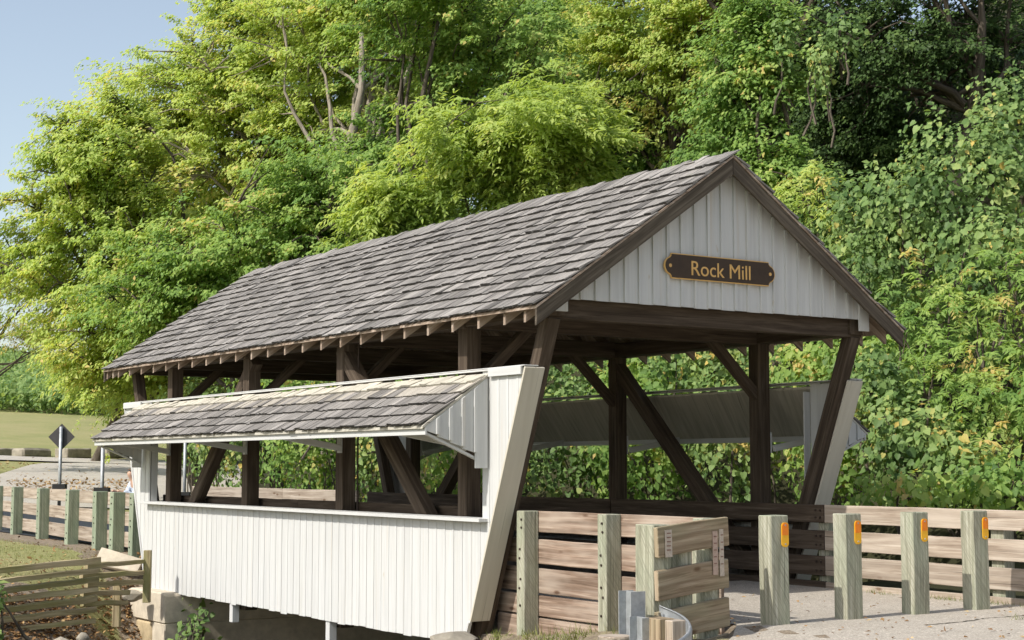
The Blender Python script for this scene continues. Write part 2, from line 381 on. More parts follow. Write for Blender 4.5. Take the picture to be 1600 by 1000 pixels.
fc = np.stack([ii[:-1, :-1], ii[:-1, 1:], ii[1:, 1:], ii[1:, :-1]], -1).reshape(-1, 4)
me.from_pydata(np.stack([X, Y, Z], -1).reshape(-1, 3).tolist(), [], fc.tolist())
cov = np.where((Y > 9.3) & (X < -3.0+np.clip(Y-12, 0, 1e9)*.02) & (Y-creek_y(X) > 5.3), 1., 0.)
cov = np.where((Y > 24), 1., cov)
xh = 4.6+np.clip(Y-20, 0, 400)*.42
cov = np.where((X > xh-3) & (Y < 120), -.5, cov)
cov = np.where((Y < -.4) & (X < -2.3), .40, cov); cov = np.where((Y < -3) & (X < -4), .9, cov)
at = me.attributes.new('cover', 'FLOAT', 'POINT'); at.data.foreach_set('value', cov.reshape(-1).astype(np.float32))
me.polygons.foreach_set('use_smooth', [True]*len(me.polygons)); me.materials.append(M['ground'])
ground = link('ground', me, None, 'structure')

def sheet(name, mat, pts_fn, nu, nv, lift, solid=True):
    V = []
    for j in range(nv+1):
        for i in range(nu+1):
            x, y = pts_fn(i/nu, j/nv); V.append((x, y, float(H(x, y))+lift))
    F = [(j*(nu+1)+i, j*(nu+1)+i+1, (j+1)*(nu+1)+i+1, (j+1)*(nu+1)+i) for j in range(nv) for i in range(nu)]
    m = bpy.data.meshes.new(name); m.from_pydata(V, [], F); m.materials.append(M[mat]); m.polygons.foreach_set('use_smooth', [True]*len(F))
    return link(name, m, None, 'structure')
# worn approach road: between the rails, opening out in front of the bollards
def road_pt(s, t):
    y = -26+t*26.1
    wl = np.interp(y, [-26, -6.5, -5.2, -4.3, .1], [-14, -5.0, -3.0, -1.98, -1.98]); wr = np.interp(y, [-26, -8, -4.9, -4.3, .1], [30, 14, 4.6, 2.0, 2.0])
    return float(wl+(wr-wl)*s), float(y)
road = sheet('road', 'road', road_pt, 24, 60, .012)
mb = MB()
for base, amp, wd, x0, x1 in ((-5.25, .10, .014, -.55, 2.4), (-5.55, .06, .008, .6, 4.0)):
    pts = []; y = base
    for k in range(60): x = x0+(x1-x0)*k/59; y += rnd(-.02, .02); pts.append((x, y+.05*math.sin(x*3.1)+(x-x0)*.11))
    for (xa, ya), (xb, yb) in zip(pts, pts[1:]):
        q = wd*rnd(.3, 1.3)
        mb.add([(xa, ya-q, .0165), (xb, yb-q, .0165), (xb, yb+q, .0165), (xa, ya+q, .0165)], [(0, 1, 2, 3)], [[(0, 0)]*4])
mb.build('crack', 'crack', road)
sheet('asphalt_road', 'tar_shaded', lambda s, t: (-2.0+4.0*s+t*t*1.0, 9.9+26*t), 6, 40, .02)
def lot_pt(s, t):
    u = -140+s*520; d0 = 46.; d1 = np.interp(u, [-140, 0, 60, 210, 400], [57, 60, 69, 72, 73])
    return W(u, d0+(d1-d0)*t)
sheet('gravel_lot', 'lot', lot_pt, 30, 16, .05)
sheet('gravel_path', 'lot', lambda s, t: W(-160+s*430, 70.5+3.5*t), 26, 3, .07)
wm = MB(); wm.add([(-14, -4, -2.45), (12, -1, -2.45), (12, 9, -2.45), (-14, 5, -2.45)], [(0, 1, 2, 3)], [[(0, 0)]*4]); wm.build('creek_water', 'water', None, 'structure')

# ------------------------------------------------------------------ covered bridge
YM = 4.76
RY0, RY1 = -2.087, 11.602
EX, EZ, RZ = 2.811, 3.258, 5.192
SL = (RZ-EZ)/EX; ANG = math.atan(SL); CO, SI = math.cos(ANG), math.sin(ANG); SLEN = EX/CO
bridge = thing('covered_bridge', (0, YM, -.5), 'weathered covered timber bridge with white board siding and grey shake roof', 'bridge')

def wedge(y): return -1.53+(2.607-y)*.3934      # near end of wall at height z
def wedge_far(z): return 2*YM-wedge(z)
def roofz(x): return RZ-abs(x)*SL

# main roof sheathing
mb = MB()
for s in (-1, 1):
    mb.prism([(0, RZ-.035), (s*EX, EZ-.035), (s*EX, EZ-.062), (0, RZ-.062)], 'y', RY0+.01, RY1-.01, grain=0)
roof = mb.build('main_roof', 'rafter', bridge)
# shakes
def shake(s0, y0, y1, ln, th, lift, org, ax, az, tone, skew):
    """one shake: butt at slope distance s0 up from eave; org=(x,z) eave point, (ax,az) unit up-slope, normal from it"""
    nx_, nz_ = (-az, ax) if ax > 0 else (az, -ax)
    def pt(s, y, h): return (org[0]+ax*s+nx_*h, y, org[1]+az*s+nz_*h)
    b = MB()
    j0, j1 = rnd(-.012, .012), rnd(-.012, .012)
    V = [pt(s0+j0, y0, lift), pt(s0+j1, y1, lift), pt(s0+ln, y1+skew, 0), pt(s0+ln, y0+skew, 0),
         pt(s0+j0, y0, lift+th), pt(s0+j1, y1, lift+th*rnd(.8, 1.2)), pt(s0+ln, y1+skew, .012), pt(s0+ln, y0+skew, .012)]
    F = [(3, 2, 1, 0), (4, 5, 6, 7), (0, 1, 5, 4), (1, 2, 6, 5), (2, 3, 7, 6), (3, 0, 4, 7)]
    ou, ov = rnd(0, 60), rnd(0, 60); wd = y1-y0
    q = [(ou, ov), (ou+wd, ov), (ou+wd, ov+ln), (ou, ov+ln)]
    U = [q[::-1], q, [(ou, ov), (ou+wd, ov), (ou+wd, ov+.02), (ou, ov+.02)], [(ou, ov), (ou+.02, ov), (ou+.02, ov+ln), (ou, ov+ln)][:4],
         [(ou, ov)]*4, [(ou, ov), (ou+.02, ov), (ou+.02, ov+ln), (ou, ov+ln)]]
    b.add(V, F, U, tone); b.t[2] = -.24; return b  # dark butt face: weathered end grain plus painted-in course shadow
def courses(org, ax, az, slen, n, y0, y1, top_over, mat_fn):
    ex = slen/n; out = []
    for c in range(n):
        y = y0+rnd(0, .04)-(.03 if c % 2 else 0); cj = rnd(-.04, .04)
        y = max(y, y0-.005)
        while y < y1-.05:
            wd = rnd(.10, .235); ye = min(y+wd, y1)
            if y1-ye < .07: ye = y1
            s0 = c*ex-.015+rnd(-.011, .009); ln = ex+.095
            if c == n-1: ln = ex+top_over+rnd(-.05, .06)
            tone = min(1.15, max(.0, random.gauss(.5, .17)+cj))
            out.append((s0, y+.0045, ye-.0045, ln, rnd(.016, .030), .024+rnd(-.005, .008), org, ax, az, tone, rnd(-.006, .006), mat_fn(c, n)))
            y = ye
    return out
camp = Vector((CX, CY, CZ))
cand = []
LT = courses((-EX, EZ-.035), CO, SI, SLEN, 14, RY0, RY1, .16, lambda c, n: 'shake')
PX0, PZ0, PX1, PZ1 = 3.458, 1.985, 2.585, 2.592
pax, paz = (PX1-PX0), (PZ1-PZ0); pl = math.hypot(pax, paz); pax, paz = abs(pax)/pl, paz/pl
PY0, PY1 = -.815, 10.16
PL = courses((-PX0, PZ0-.02), pax, paz, pl, 5, PY0, PY1, -.02, lambda c, n: 'shake_pale' if c == n-1 else ('shake_mid' if c == n-2 and random.random() < .7 else 'shake'))
# pent roofs
pent = {}
for s in (-1, 1):
    mb = MB(); mb.prism([(s*PX1, PZ1-.02), (s*PX0, PZ0-.02), (s*PX0, PZ0-.05), (s*PX1, PZ1-.05)], 'y', PY0+.01, PY1-.01, grain=0)
    pent[s] = mb.build('pent_roof', 'soffit', bridge)
    pent[s]['label'] = 'lower shake roof over the side openings, painted fascia'
items = [(t, roof) for t in LT]+[(t, pent[-1]) for t in PL]
def dist(it):
    t = it[0]; return (Vector((t[6][0]+t[7]*t[0], t[1], t[6][1]+t[8]*t[0]))-camp).length/math.sqrt((t[2]-t[1]))
items.sort(key=dist)
rest = {}
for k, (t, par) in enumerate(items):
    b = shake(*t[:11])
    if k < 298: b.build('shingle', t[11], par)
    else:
        r = rest.setdefault((par.name, t[11]), (MB(), par)); r[0].add(b.v, b.f, b.uv, b.t[0]); r[0].t[-4] = -.24  # same butt darkening: end grain and painted course shadow
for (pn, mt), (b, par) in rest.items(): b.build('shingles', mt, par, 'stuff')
# unseen right slopes: same shakes, joined
b = MB()
for t in courses((EX, EZ-.035), -CO, SI, SLEN, 14, RY0, RY1, .0, lambda c, n: 'shake'):
    q = shake(*t[:11]); b.add(q.v, q.f, q.uv, t[9])
b.build('shingles', 'shake', roof, 'stuff')
b = MB()
for t in courses((PX0, PZ0-.02), -pax, paz, pl, 5, PY0, PY1, -.02, lambda c, n: 'shake'):
    q = shake(*t[:11]); b.add(q.v, q.f, q.uv, t[9])
b.build('shingles', 'shake', pent[1], 'stuff')

# rafters with plumb-cut tails
ry = [-1.794, -1.39]+[-.856+.561*k for k in range(22)]+[11.2, 11.5]
for y in ry:
    for s in (-1, 1):
        x0, x1 = s*(EX-.045), s*.02
        MB().prism([(x0, roofz(x0)-.066), (x1, roofz(x1)-.066), (x1, roofz(x1)-.066-.16), (x0, roofz(x0)-.066-.155)], 'y', y-.022, y+.022, rnd(.3, .7), 0, (-s*CO, SI)).build('rafter', 'rafter', roof)
for s in (-1, 1):                                        # barge (rake) boards at both gable ends
    for y in (RY0+.02, RY1-.055):
        x0, x1 = s*(EX-.01), s*.004
        MB().prism([(x0, roofz(x0)-.068), (x1, roofz(x1)-.068), (x1, roofz(x1)-.068-.195), (x0, roofz(x0)-.068-.185)], 'y', y, y+.035, rnd(.3, .6), 0, (-s*CO, SI)).build('barge_board', 'grey_timber', roof, bevel=.004)

# timber frame
def part(name, mat, p0, p1, wd, ht, up=(0, 0, 1), par=bridge, bevel=.006, seg=1, warp=0., tone=None):
    return MB().beam(p0, p1, wd, ht, up, rnd(.35, .65) if tone is None else tone, seg, warp).build(name, mat, par, bevel=bevel)
TY = [.061, 3.21, 6.297, 9.398]
for s in (-1, 1):
    x = s*2.31
    for y in TY: part('post', 'timber', (x, y, -.62), (x, y, 3.17), .2, .2, (0, 1, 0))
    part('wall_plate', 'timber', (x, -1.75, 3.27), (x, 11.27, 3.27), .22, .2)
    part('diagonal_brace', 'timber', (x, .12, .05), (x, 3.30, 3.12), .17, .19)
    part('diagonal_brace', 'timber', (x, 2*4.73-.12, .05), (x, 2*4.73-3.30, 3.12), .17, .19)
    for far in (0, 1):
        f = (lambda y: 2*YM-y) if far else (lambda y: y)
        z0, z1 = -.42, 3.17
        part('end_post', 'timber', (s*2.325, f(wedge(z0)+.105), z0), (s*2.325, f(wedge(z1)+.105), z1), .165, .17, (0, 1, 0))
    part('bottom_chord', 'timber', (x, -.2, -.28), (x, 9.72, -.28), .24, .36)
    for y in TY:                                         # knee braces up to the tie beams
        part('knee_brace', 'timber', (s*2.26, y, 2.45), (s*1.32, y, 3.33), .12, .13, (0, 1, 0))
for y in TY+[-1.62, 2*YM+1.62]: part('tie_beam', 'timber', (-2.44, y, 3.27 if y in TY else 3.26), (2.44, y, 3.27 if y in TY else 3.26), .17, .235)
for y in (1.6, 4.75, 7.9): part('floor_beam', 'timber', (-2.2, y, -.28), (2.2, y, -.28), .2, .3)
pl_me = MB().beam((-2.18, 0, 0), (2.18, 0, 0), .27, .07, tone=.5).mesh('floor_plank', M['deck'])
y = -.25
k = 0
while y < 9.9:
    o = link('floor_plank', pl_me, bridge); o.location = (0, y+.14-YM, .5-.03-.003*(k % 3)); y += .282; k += 1
MB().cyl((-2.31, 2.86, .05), (-2.31, 2.86, 3.15), .012, n=6).build('tie_rod', 'bolt', bridge)
for y in (3.21, 6.38):                                   # white-painted post ends below the siding
    part('post_end', 'white', (-2.50, y, -.80), (-2.50, y, -.45), .11, .11, (0, 1, 0), bevel=.004)

# board-and-batten side walls
BW = .193
def wall(s):
    wl = MB().prism([(wedge(.8)+.1, .76), (wedge_far(.8)-.1, .76), (wedge_far(.8)-.1, .86), (wedge(.8)+.1, .86)], 'x', s*2.43, s*2.555, grain=0).build('side_wall', 'timber', bridge)
    wl['label'] = 'white vertical board siding below the side openings'
    def strip(y0, y1, z0, z1, name, xa, xb):
        p = [(y0, z0), (y1, z0), (y1, z1), (y0, z1)]
        # near edge: y >= -1.53+(2.607-z)*.3934 ; far edge mirrored
        p = clip(p, -1, -.3934, 1.53-2.607*.3934)
        if len(p) > 2: p = clip(p, 1, -.3934, 2*YM+1.53-2.607*.3934)
        if len(p) < 3: return
        a = [q[0] for q in p]
        if max(a)-min(a) < .008: return
        MB().prism(p, 'x', s*xa, s*xb, rnd(.2, .8)).build(name, 'white', wl)
    y = -1.56; i = 0
    while y < 2*YM+1.6:
        z0 = -.511+rnd(-.012, .006)
        if i % 9 == 4: z0 -= .012
        strip(y+.0015, y+BW-.0015, z0, .895, 'siding_board', 2.558, 2.58-rnd(0, .004))
        strip(y-.021, y+.021, z0+.004, .89, 'batten', 2.575, 2.5842)
        if y+BW <= -.50 or y >= 9.55:                    # wings beside the opening run up to the pent roof
            hi = min(y+BW, -.652) if y < 0 else y+BW; lo = max(y, 9.80) if y > 5 else y
            if hi-lo > .02:
                strip(lo+.0015, hi-.0015, .898, 2.60, 'siding_board', 2.558, 2.58-rnd(0, .004))
                strip(lo-.021, lo+.021, .893, 2.595, 'batten', 2.575, 2.5842)
        y += BW; i += 1
    wn = lambda nm, mt, p0, p1, wd, ht, up=(0, 0, 1): MB().beam(p0, p1, wd, ht, up, rnd(.4, .6)).build(nm, mt, wl, bevel=.003)
    wn('sill_cap', 'white', (s*2.555, -.775, .915), (s*2.555, 9.87, .915), .30, .04)
    wn('opening_trim', 'white', (s*2.50, -.640, .936), (s*2.50, -.640, 2.50), .11, .022, (0, 1, 0))
    wn('opening_trim', 'white', (s*2.50, 9.79, .936), (s*2.50, 9.79, 2.50), .11, .022, (0, 1, 0))
    for far in (0, 1):                                   # sloping end trim board
        f = (lambda y: 2*YM-y) if far else (lambda y: y)
        z0, z1 = -.235, 2.607
        wn('end_trim', 'white' if far else 'trim_tan', (s*2.472, f(wedge(z0)-.018), z0), (s*2.472, f(wedge(z1)-.018), z1), .262, .03, (0, 1, 0))
        wn('corner_strip', 'white', (s*2.585, f(wedge(-.5)+.02), -.5), (s*2.585, f(wedge(-.25)+.02), -.25), .035, .035, (0, 1, 0))
    # head board and cap along the top of the wall
    wn('head_board', 'white', (s*2.612, -1.50, 2.575), (s*2.612, PY0-.02, 2.575), .03, .095)
    wn('head_board', 'white', (s*2.612, PY1+.02, 2.575), (s*2.612, 11.03, 2.575), .03, .095)
    wn('head_board', 'white', (s*2.582, PY0-.015, 2.6085), (s*2.582, PY1+.015, 2.6085), .04, .020)
    wn('head_cap', 'white', (s*2.512, -1.545, 2.6255), (s*2.512, 11.06, 2.6255), .19, .012)
    # pent roof carpentry
    pr = pent[s]
    pn = lambda nm, mt, p0, p1, wd, ht, up=(0, 0, 1): MB().beam(p0, p1, wd, ht, up, rnd(.4, .6)).build(nm, mt, pr, bevel=.003)
    pn('fascia', 'white', (s*(PX0-.045), PY0+.01, PZ0-.082), (s*(PX0-.045), PY1-.01, PZ0-.082), .026, .075)
    for y in TY:
        pn('bracket', 'white', (s*2.425, y-.045, 1.70), (s*2.425, y-.045, 1.98), .035, .10, (0, 1, 0))
        pn('strut', 'white', (s*2.44, y-.125, 1.76), (s*3.41, y-.125, 1.93), .04, .085)
    for y0, dy in ((PY0+.012, 1), (PY1-.012, -1)):
        nb = 5; xa, xb = 2.606, PX0-.03; bw = (xb-xa)/nb
        for i in range(nb):
            a, b_ = xa+i*bw, xa+(i+1)*bw-.003
            tz = lambda x: PZ1-.055-(x-PX1)*paz/pax
            bz = lambda x: 1.585+(x-2.6)*.40
            bot = bz(a)+.02 if i else 1.50
            MB().prism([(s*a, bot), (s*b_, bot if i == 0 else min(bz(b_)+.0, tz(b_)-.01)), (s*b_, tz(b_)), (s*a, tz(a))], 'y', y0, y0+dy*.02, rnd(.3, .7)).build('end_board', 'white', pr)
            if i: MB().prism([(s*(a-.02), bot-.0), (s*(a+.02), bot+.006), (s*(a+.02), tz(a+.02)-.004), (s*(a-.02), tz(a-.02)-.004)], 'y', y0-dy*.001, y0-dy*.022, rnd(.4, .6)).build('batten', 'white', pr)
        pn('edge_board', 'white', (s*2.66, y0+dy*.05, 1.575), (s*(PX0-.06), y0+dy*.05, 1.885), .05, .03)
M['trim_tan'] = wood('tan_painted_trim', (.47, .44, .37), (.52, .49, .42), (.56, .53, .46), .7, 8, .5, tone_amt=.1, bump=.05)
wall(-1); wall(1)
# gables
for y0, dy in ((-1.837, -1), (2*YM+1.837, 1)):
    gb = MB().prism([(-2.40, 3.365), (2.40, 3.365), (2.25, 3.44), (-2.25, 3.44)], 'y', y0-dy*.06, y0-dy*.022, grain=0).build('gable', 'timber', bridge)
    x = -2.256; nb = 22; gw = 4.512/nb
    for i in range(nb):
        a, b_ = x+i*gw+.0015, x+(i+1)*gw-.0015
        top = lambda q: roofz(q)-.075
        zb = 3.351+rnd(-.006, .004)
        p = [(a, zb), (b_, zb), (b_, top(b_))]+([(0, top(0))] if a < 0 < b_ else [])+[(a, top(a))]
        MB().prism(p, 'y', y0, y0-dy*.02, rnd(.15, .85)).build('gable_board', 'white', gb)
        if i:
            MB().prism([(a-.0215, zb+.003), (a+.0185, zb+.003), (a+.0185, top(a)-.03), (a-.0215, top(a)-.03)], 'y', y0, y0+dy*.024, rnd(.3, .7)).build('batten', 'white', gb)
    for s in (-1, 1):
        MB().prism([(s*2.245, 3.208), (s*2.41, 3.208), (s*2.41, roofz(2.41)-.09), (s*2.245, roofz(2.245)-.09)], 'y', y0+dy*.001, y0+dy*.032, rnd(.4, .6)).build('corner_board', 'white', gb, bevel=.003)

# ------------------------------------------------------------------ name sign on the gable
sg = thing('name_sign', (-.05, -1.862, 3.66), 'dark brown sign with gold rim and lettering on the white gable', 'sign')
def plaque(hw, hh, r):
    pts = []
    for sx, sy, a0 in ((1, 1, 0), (-1, 1, 1), (-1, -1, 2), (1, -1, 3)): pass
    # straight top/bottom, notch step, half-round ends
    n = 10
    right = [(hw-r*.0, 0)]
    rr = hh*.72
    seq = []
    seq.append((hw-rr*.95, hh)); seq.append((hw-rr*.93, hh*.86)); seq.append((hw-rr*.80, hh*.74))
    for k in range(n+1):
        t = R(74)-R(148)*k/n; seq.append((hw-rr+math.cos(t)*rr, math.sin(t)*rr))
    seq.append((hw-rr*.80, -hh*.74)); seq.append((hw-rr*.93, -hh*.86)); seq.append((hw-rr*.95, -hh))
    return [(x, z) for x, z in seq]+[(-x, z) for x, z in seq[::-1]]
sc0 = (-.05, 3.815)
def plq(hw, hh, y0, y1, name, mat): MB().prism([(sc0[0]+x, sc0[1]+z) for x, z in plaque(hw, hh, .1)], 'y', y0, y1, .5, 0).build(name, mat, sg)
plq(.852, .147, -1.866, -1.888, 'rim', 'gold'); plq(.839, .135, -1.887, -1.8925, 'face', 'sign_dark')
for x in (-.77, .77): MB().cyl((sc0[0]+x, -1.89, sc0[1]), (sc0[0]+x, -1.897, sc0[1]), .021, n=12).build('screw_cover', 'gold', sg)
tc = bpy.data.curves.new('lettering', 'FONT'); tc.body = 'Rock Mill'; tc.size = .27; tc.extrude = .002; tc.offset = 0.0; tc.align_x = 'CENTER'; tc.resolution_u = 4
to = bpy.data.objects.new('tmp', tc); COL.objects.link(to)
bpy.context.view_layer.update()
tm = bpy.data.meshes.new_from_object(to.evaluated_get(bpy.context.evaluated_depsgraph_get())); bpy.data.objects.remove(to)
xsr = [v.co.x for v in tm.vertices]; ysr = [v.co.y for v in tm.vertices]
kx = .909/(max(xsr)-min(xsr)); kz = .168/(max(ysr)-min(ysr)); mx_, my_ = (max(xsr)+min(xsr))/2, (max(ysr)+min(ysr))/2
for v in tm.vertices: v.co = ((v.co.x-mx_)*kx, -v.co.z, (v.co.y-my_)*kz)
tm.materials.clear(); tm.materials.append(M['gold']); tm.name = 'lettering'
lt = link('lettering', tm, sg); lt.location = Vector((-.052, -1.8945, 3.805))-sg.location

# ------------------------------------------------------------------ abutments
ab = thing('bridge_abutment', (-2.0, 9.3, -2.7), 'sandstone and concrete abutment under the far end of the bridge', 'abutment')
MB().prism([(8.38, -.98), (10.15, -.98), (10.15, -.56), (9.9, -.50), (8.42, -.495), (8.38, -.53)], 'x', -2.83, 2.8, grain=0).build('concrete_cap', 'concrete', ab, bevel=.02)
MB().prism([(8.385, -3.0), (8.93, -3.0), (8.93, -.978), (8.385, -.978)], 'x', -2.81, 2.78).build('pier', 'concrete', ab, bevel=.015)
zz = -.985; 
for r_ in range(4):
    y = 8.935; h_ = [.42, .36, .45, .5][r_]
    while y < 11.6:
        L_ = rnd(.75, 1.15); ins = rnd(0, .05)
        MB().prism([(y+.012, zz-h_+.012), (y+L_-.012, zz-h_+.012+rnd(-.01, .01)), (y+L_-.012, zz-.012), (y+.012, zz-.012+rnd(-.01, .01))], 'x', -2.83+ins, -2.2, rnd(0, 1)).build('stone_block', 'sandstone' if random.random() < .7 else 'greystone', ab, bevel=.03)
        y += L_
    zz -= h_
nb_ = thing('bridge_abutment', (-2.0, .1, -2.7), 'stone abutment under the near end of the bridge beside the dirt bank', 'abutment')
MB().prism([(-.9, -3), (.45, -3), (.45, -.55), (-.9, -.55)], 'x', -2.5, 2.8).build('wall', 'concrete', nb_, bevel=.02)
for k in range(3): MB().prism([(-.35+k*.30, -.66), (-.08+k*.30, -.66), (-.08+k*.30, -.56+rnd(-.02, .01)), (-.35+k*.30, -.555)], 'x', -2.95, -2.52, .5).build('stone_block', 'greystone', nb_, bevel=.02)

# ------------------------------------------------------------------ timber guard rails
bolt_me = MB().cyl((.004, 0, 0), (-.012, 0, 0), .014, n=6).mesh('bolt', M['bolt'])
def gpost(root, x0, x1, y0, y1, z0, z1, mat='post', bolts=()):
    o = MB().beam(((x0+x1)/2, (y0+y1)/2, z0), ((x0+x1)/2+rnd(-.008, .008), (y0+y1)/2+rnd(-.008, .008), z1), abs(x1-x0), abs(y1-y0), (0, 1, 0), rnd(.3, .7), 4, .0025).build('post', mat, root, bevel=.008)
    rl = wloc(root)
    for z in bolts:
        b = link('bolt', bolt_me, o); b.location = (x0-rl.x+.003, (y0+y1)/2+rnd(-.03, .03)-rl.y, z-rl.z)
    return o
def rail(root, p0, p1, ht, th=.048, mat='board', n=None, warp=.004):
    L = (Vector(p1)-Vector(p0)).length
    return MB().beam(p0, p1, th, ht, (0, 0, 1), rnd(.25, .75), max(2, int(L/.4)), warp).build('rail_board', mat, root, bevel=.006)
# left approach rail (posts outside, boards on the road side)
ga = thing('timber_guard_rail', (-2.2, -2.6, -.2), 'brown plank guard rail on green posts at the near left corner of the bridge', 'guard rail')
BZ = (.93, .905, .64, .46, .42)
for i, (y, zb) in enumerate(((-1.08, -.6), (-2.595, -.5), (-4.12, -.4))):
    gpost(ga, -2.35, -2.15, y-.075, y+.075, zb, 1.025, bolts=(.93, .84, .60, .50, .27, .17, -.02) if i < 2 else ())
rows = ((.905, .235), (.565, .27), (.245, .275), (-.03, .225), (-.285, .24))
for zc, h in rows:
    for ya, yb in ((-4.22, -2.60), (-2.595, .35)):
        if yb > 0 and zc < -.2: yb = -.3
        if ya < -4 and zc < -.2: ya = -3.6
        rail(ga, (-2.122, ya+.004, zc+rnd(-.006, .006)), (-2.122, yb-.004, zc+rnd(-.01, .01)), h, mat='board')
# wing across the end, in line with the bollards
gw_ = thing('timber_guard_rail', (-2.8, -4.55, 0), 'short olive plank rail wing with faded paper tags beside the first bollard', 'guard rail')
BA, BB = (-3.365, -4.755), (-2.285, -4.47)
gpost(gw_, -3.37, -3.17, -4.72, -4.46, -.5, 1.0)
gpost(gw_, -2.98, -2.82, -4.61, -4.43, -.4, .96); gpost(gw_, -2.60, -2.44, -4.51, -4.33, -.3, .985)
for i, (zl, zr) in enumerate(((.845, .918), (.462, .522), (.10, .165), (-.26, -.17))):
    rail(gw_, (BA[0], BA[1], zl), (BB[0], BB[1], zr), .268, mat='board_olive', warp=.006)
def tagp(u, v0, v1, wpx, mat, name='paper_tag'):
    t = (u-1030)/92.; x = BA[0]+(BB[0]-BA[0])*t; y = BA[1]+(BB[1]-BA[1])*t-.034; d = 14.3+t*.8
    z1, z0 = ZV(v0, d), ZV(v1, d); hw = wpx/118/2
    dx = Vector((BB[0]-BA[0], BB[1]-BA[1], 0)).normalized(); c = Vector((x, y, 0))
    o = MB().beam(c+Vector((0, 0, z0)), c+Vector((rnd(-.01, .01), 0, z1)), 2*hw, .005, (-dx.y, dx.x, 0), .5, 3, .002).build(name, mat, gw_)
    for k in range(5):
        zz_ = z1-(k+.8)*(z1-z0)/6.5; MB().beam(c-dx*(hw*.6)+Vector((0, -.004, zz_)), c+dx*(hw*.5)+Vector((0, -.004, zz_)), .003, .010, (0, 0, 1)).build('print_line', 'ink', o)
tagp(1043, 825, 866, 12, 'paper'); tagp(1103, 827, 893, 9, 'paper_pink'); tagp(1112, 824, 895, 8, 'paper')
# right rail, running through the bridge and out past the bollards
gr_ = thing('timber_guard_rail', (2.1, 2, 0), 'long weathered plank guard rail on the right side, behind the bollards', 'guard rail')
for y in (-5.6, -4.05, -2.75, -1.35): gpost(gr_, 2.06, 2.24, y-.09, y+.09, -.5, 1.0)
for zc, h in ((.925, .225), (.60, .24), (.28, .245), (-.02, .2)):
    for ya, yb in ((-7.2, -1.42), (-1.415, 3.0), (3.01, 6.3), (6.31, 10.6)):
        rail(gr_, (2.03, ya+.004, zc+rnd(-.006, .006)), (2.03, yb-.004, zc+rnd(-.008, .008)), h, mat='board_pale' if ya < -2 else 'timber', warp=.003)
for y in (-1.36, -1.28):
    for z in (.97, .88, .65, .54, .33, .22):
        b = link('bolt', bolt_me, gr_); b.location = (2.0-2.1, y-2, z)
gl_ = thing('timber_guard_rail', (-2.1, 5, 0), 'dark plank rail inside the bridge behind the left sill', 'guard rail')
for zc, h in ((.925, .225), (.60, .24), (.28, .245)):
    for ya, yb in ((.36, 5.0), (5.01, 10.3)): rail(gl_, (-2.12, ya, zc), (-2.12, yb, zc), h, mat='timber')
# far approach rails
gf = thing('timber_guard_rail', (-2.1, 16, 0), 'pale plank guard rail on green posts leading away beyond the bridge', 'guard rail')
FP = [(-1.52, 22.3), (-1.72, 20.0), (-1.9, 17.5), (-2.12, 14.9), (-2.3, 12.75), (-2.33, 11.75), (-2.33, 10.75)]
for i, (x, y) in enumerate(FP):
    zb = float(H(x-.2, y))-.3
    gpost(gf, x-.22, x, y-.10, y+.10, zb, 1.06, 'post_far', bolts=(.97, .86, .58, .48, .22, .12))
for zc, h in ((.93, .235), (.585, .25), (.22, .27)):
    for (xa, ya), (xb, yb) in zip(FP, FP[1:]):
        rail(gf, (xa+.027, ya, zc), (xb+.027, yb+.004, zc), h, mat='board_pale', warp=.003)
gfr = thing('timber_guard_rail', (2.1, 16, 0), 'sunlit plank guard rail beyond the bridge, seen through the side opening', 'guard rail')
for y in (12.0, 14.3, 16.6, 18.9): gpost(gfr, 2.06, 2.26, y-.1, y+.1, -.4, 1.06, 'post_far')
for zc, h in ((.94, .235), (.60, .25), (.25, .27)):
    for ya, yb in ((11.0, 14.3), (14.304, 19.2)): rail(gfr, (2.03, ya, zc), (2.03, yb, zc), h, mat='board_pale')

# ------------------------------------------------------------------ bollards
BX = [(-1.76, -1.53), (-.77, -.545), (.19, .42), (1.13, 1.36)]
BL = ['first timber bollard with orange reflector, next to the plank wing, base in shadow', 'second timber bollard from the plank wing, orange reflector near its top',
      'third timber bollard from the plank wing, in front of the sunlit rail', 'last timber bollard, farthest from the bridge rail wing, orange reflector']
for (x0, x1), lb in zip(BX, BL):
    xc = (x0+x1)/2; b = thing('bollard', (xc, -4.43, 0), lb, 'bollard', 'timber bollards across the road')
    MB().beam((xc, -4.43, -.3), (xc+rnd(-.008, .008), -4.43+rnd(-.008, .008), 1.05), x1-x0, .18, (0, 1, 0), rnd(.4, .6), 5, .003).build('post', 'post', b, bevel=.008)
    def rr(w_, h_, cx, cz, y0, y1, nm, mt, par, halves=(1, 1)):
        pts = []; r_ = w_*.38
        for sx, sz, a in ((1, 1, 0), (-1, 1, 90), (-1, -1, 180), (1, -1, 270)):
            ok = halves[0] if sz > 0 else halves[1]
            if ok:
                for k in range(5): t = R(a+k*22.5); pts.append((cx+sx*(w_/2-r_)+math.cos(t)*r_, cz+sz*(h_/2-r_)+math.sin(t)*r_))
            else: pts.append((cx+sx*w_/2, cz+sz*h_/2))
        return MB().prism(pts, 'y', y0, y1, .5, 0).build(nm, mt, par)
    rx = x1-.062; rf = rr(.092, .235, rx, .865, -4.521, -4.528, 'reflector', 'yellow', b)
    rr(.078, .115, rx, .918, -4.528, -4.531, 'reflective_strip', 'orange', rf, (1, 0))
    for z in (.955, .775): MB().cyl((rx, -4.527, z), (rx, -4.536, z), .008, n=8).build('screw', 'steel', rf)

